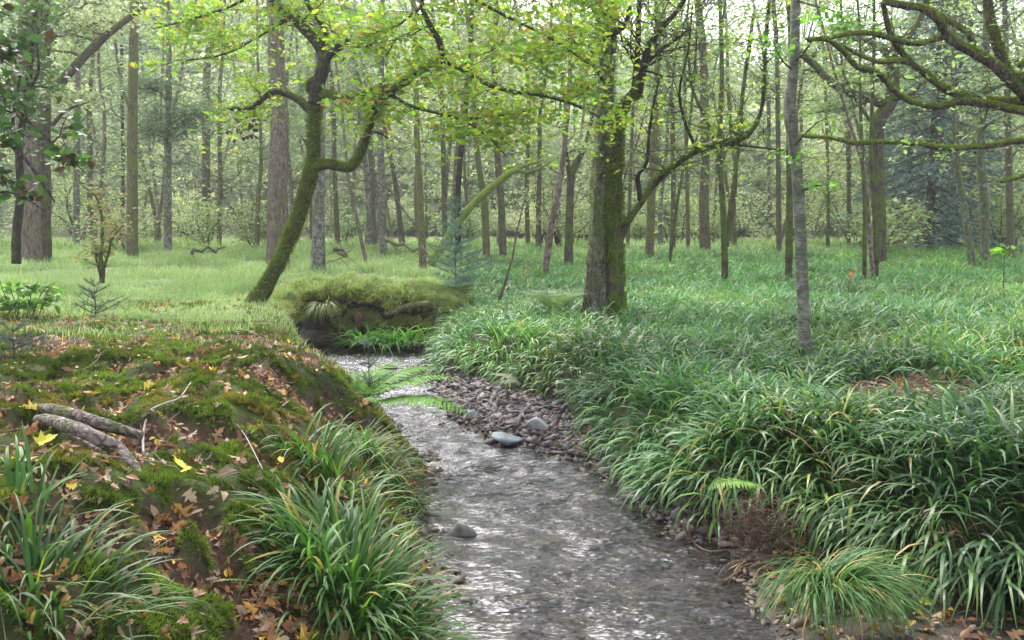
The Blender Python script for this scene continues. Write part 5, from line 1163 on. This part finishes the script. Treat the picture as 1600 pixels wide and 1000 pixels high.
# grey twig lying over the leaves, right end of the bare roots
def ground_twig(pts, r, label, seed):
    q = []
    for u, v in pts:
        x, y = G(u, v, .98)
        for _ in range(2): x, y = G(u, v, hz(x, y) + .03)
        q.append((x, y, hz(x, y) + .03))
    q = np.array(q); q[1:-1] = .25 * q[:-2] + .5 * q[1:-1] + .25 * q[2:]; g = Geo(); tube(g, q, np.linspace(r, r * .4, len(q)), 6, .03, .1, seed, col=(.34, .30, .28)); o = g.build('fallen_twig', M['root'], origin=tuple(q[0])); tag(o, label, 'twig', 'single twigs on the left bank')
ground_twig([(223, 695), (222, 682), (232, 676), (255, 672), (285, 658), (300, 645)], .008, 'pale forked dead twig at the right end of the bare roots', 1)
ground_twig([(270, 630), (300, 655), (340, 675), (385, 700), (410, 712)], .005, 'long thin dark twig slanting down the leaf-covered bank', 2)
ground_twig([(40, 765), (120, 758), (200, 762), (270, 764)], .004, 'long straight straw lying below the bare roots', 3)
# matted red-brown rootlets where the right bank meets the water
def rootlets():
    rng = np.random.default_rng(500); x0, y0 = G(1190, 835, .25); g = Geo(); B = np.array([x0, y0, .3])
    for i in range(380):
        a = rng.random() * 6.28; s = np.array([rng.normal(0, .11), rng.normal(.05, .08), rng.normal(.0, .09)]); d = np.array([math.cos(a), math.sin(a) * .6 - .3, rng.normal(-.2, .6)])
        p, r = wander(rng, s, d, rng.uniform(.1, .3), .0028, .001, 5, .55, -.05); tube(g, p, r, 3, .1, 0, 0, col=np.array([.085, .05, .038]) * rng.uniform(.4, 1.6), smooth=False)
    o = g.build('root_tangle', M['root'], origin=None); o.location = tuple(B); tag(o, 'tangled mat of fine red-brown roots hanging at the water edge on the right', 'roots')
    g = Geo(); q = []
    for (u, v, z) in ((1065, 815, .25), (1085, 850, .06), (1110, 862, .04), (1135, 858, .05)): a = G(u, v, z); q.append((a[0], a[1], z))
    tube(g, q, [.01, .008, .006, .004], 6, .05, .1, 2, col=(.2, .12, .1)); o = g.build('root_strand', M['root'], origin=q[0]); tag(o, 'single dark root strand dipping into the water beside the right bank', 'root')
rootlets()
# single bright leaves that stand out
def one_leaf(u, v, z, size, col, label, T=LO, rz=0):
    x, y = G(u, v, z)
    for _ in range(5): x, y = G(u, v, hz(x, y) + .03)
    g = Geo(); scatter(g, *T, np.zeros((1, 3)), align(np.array([[.1, -.5, 1.]]), np.array([rz])), np.array([size]), np.array([col])); o = g.build('fallen_leaf', M['litter'], smooth=False); o.location = (x, y, max(hz(x, y), 0) + .035); tag(o, label, 'leaf', 'single leaves that stand out')
one_leaf(1435, 942, .1, .12, (.40, .42, .05), 'large yellow-green leaf on the dark shelf bottom right', rz=.2)
one_leaf(60, 705, .98, .1, (.5, .48, .05), 'yellow leaf at the left edge below the bare roots', LSYC, 1)
one_leaf(440, 688, .7, .07, (.7, .5, .06), 'bright yellow leaf on the moss above the bank edge', LO, 2)
one_leaf(225, 772, .98, .07, (.65, .42, .05), 'bright yellow leaf in the litter below the bare roots', LO, 0)
one_leaf(895, 700, .03, .08, (.55, .30, .05), 'orange leaf at the water edge below the gravel bar', LO, .5)
one_leaf(1245, 945, .3, .08, (.6, .4, .06), 'small yellow leaf under the pale drooping tussock', LO, .5)

# ------------------------------------------------------------------ the air under the trees
def haze():
    g = Geo(); x0, x1, y0, y1, z0, z1 = -300, 300, -30, 350, -2, 75
    v = [(x, y, z) for z in (z0, z1) for y in (y0, y1) for x in (x0, x1)]
    g.add(v, [np.array([(0, 2, 3, 1), (4, 5, 7, 6), (0, 1, 5, 4), (2, 6, 7, 3), (0, 4, 6, 2), (1, 3, 7, 5)])])
    m, t, N, L = newmat('haze'); pv = nd(t, 'ShaderNodeVolumePrincipled'); pv.inputs['Color'].default_value = (.93, .95, .95, 1); pv.inputs['Density'].default_value = HAZE; pv.inputs['Anisotropy'].default_value = .5
    out = nd(t, 'ShaderNodeOutputMaterial'); L.new(pv.outputs[0], out.inputs['Volume'])
    o = g.build('haze', m, smooth=False); o.data.materials[0] = m; tag(o, kind='stuff'); o.display_type = 'WIRE'
HAZE = .0010
haze()
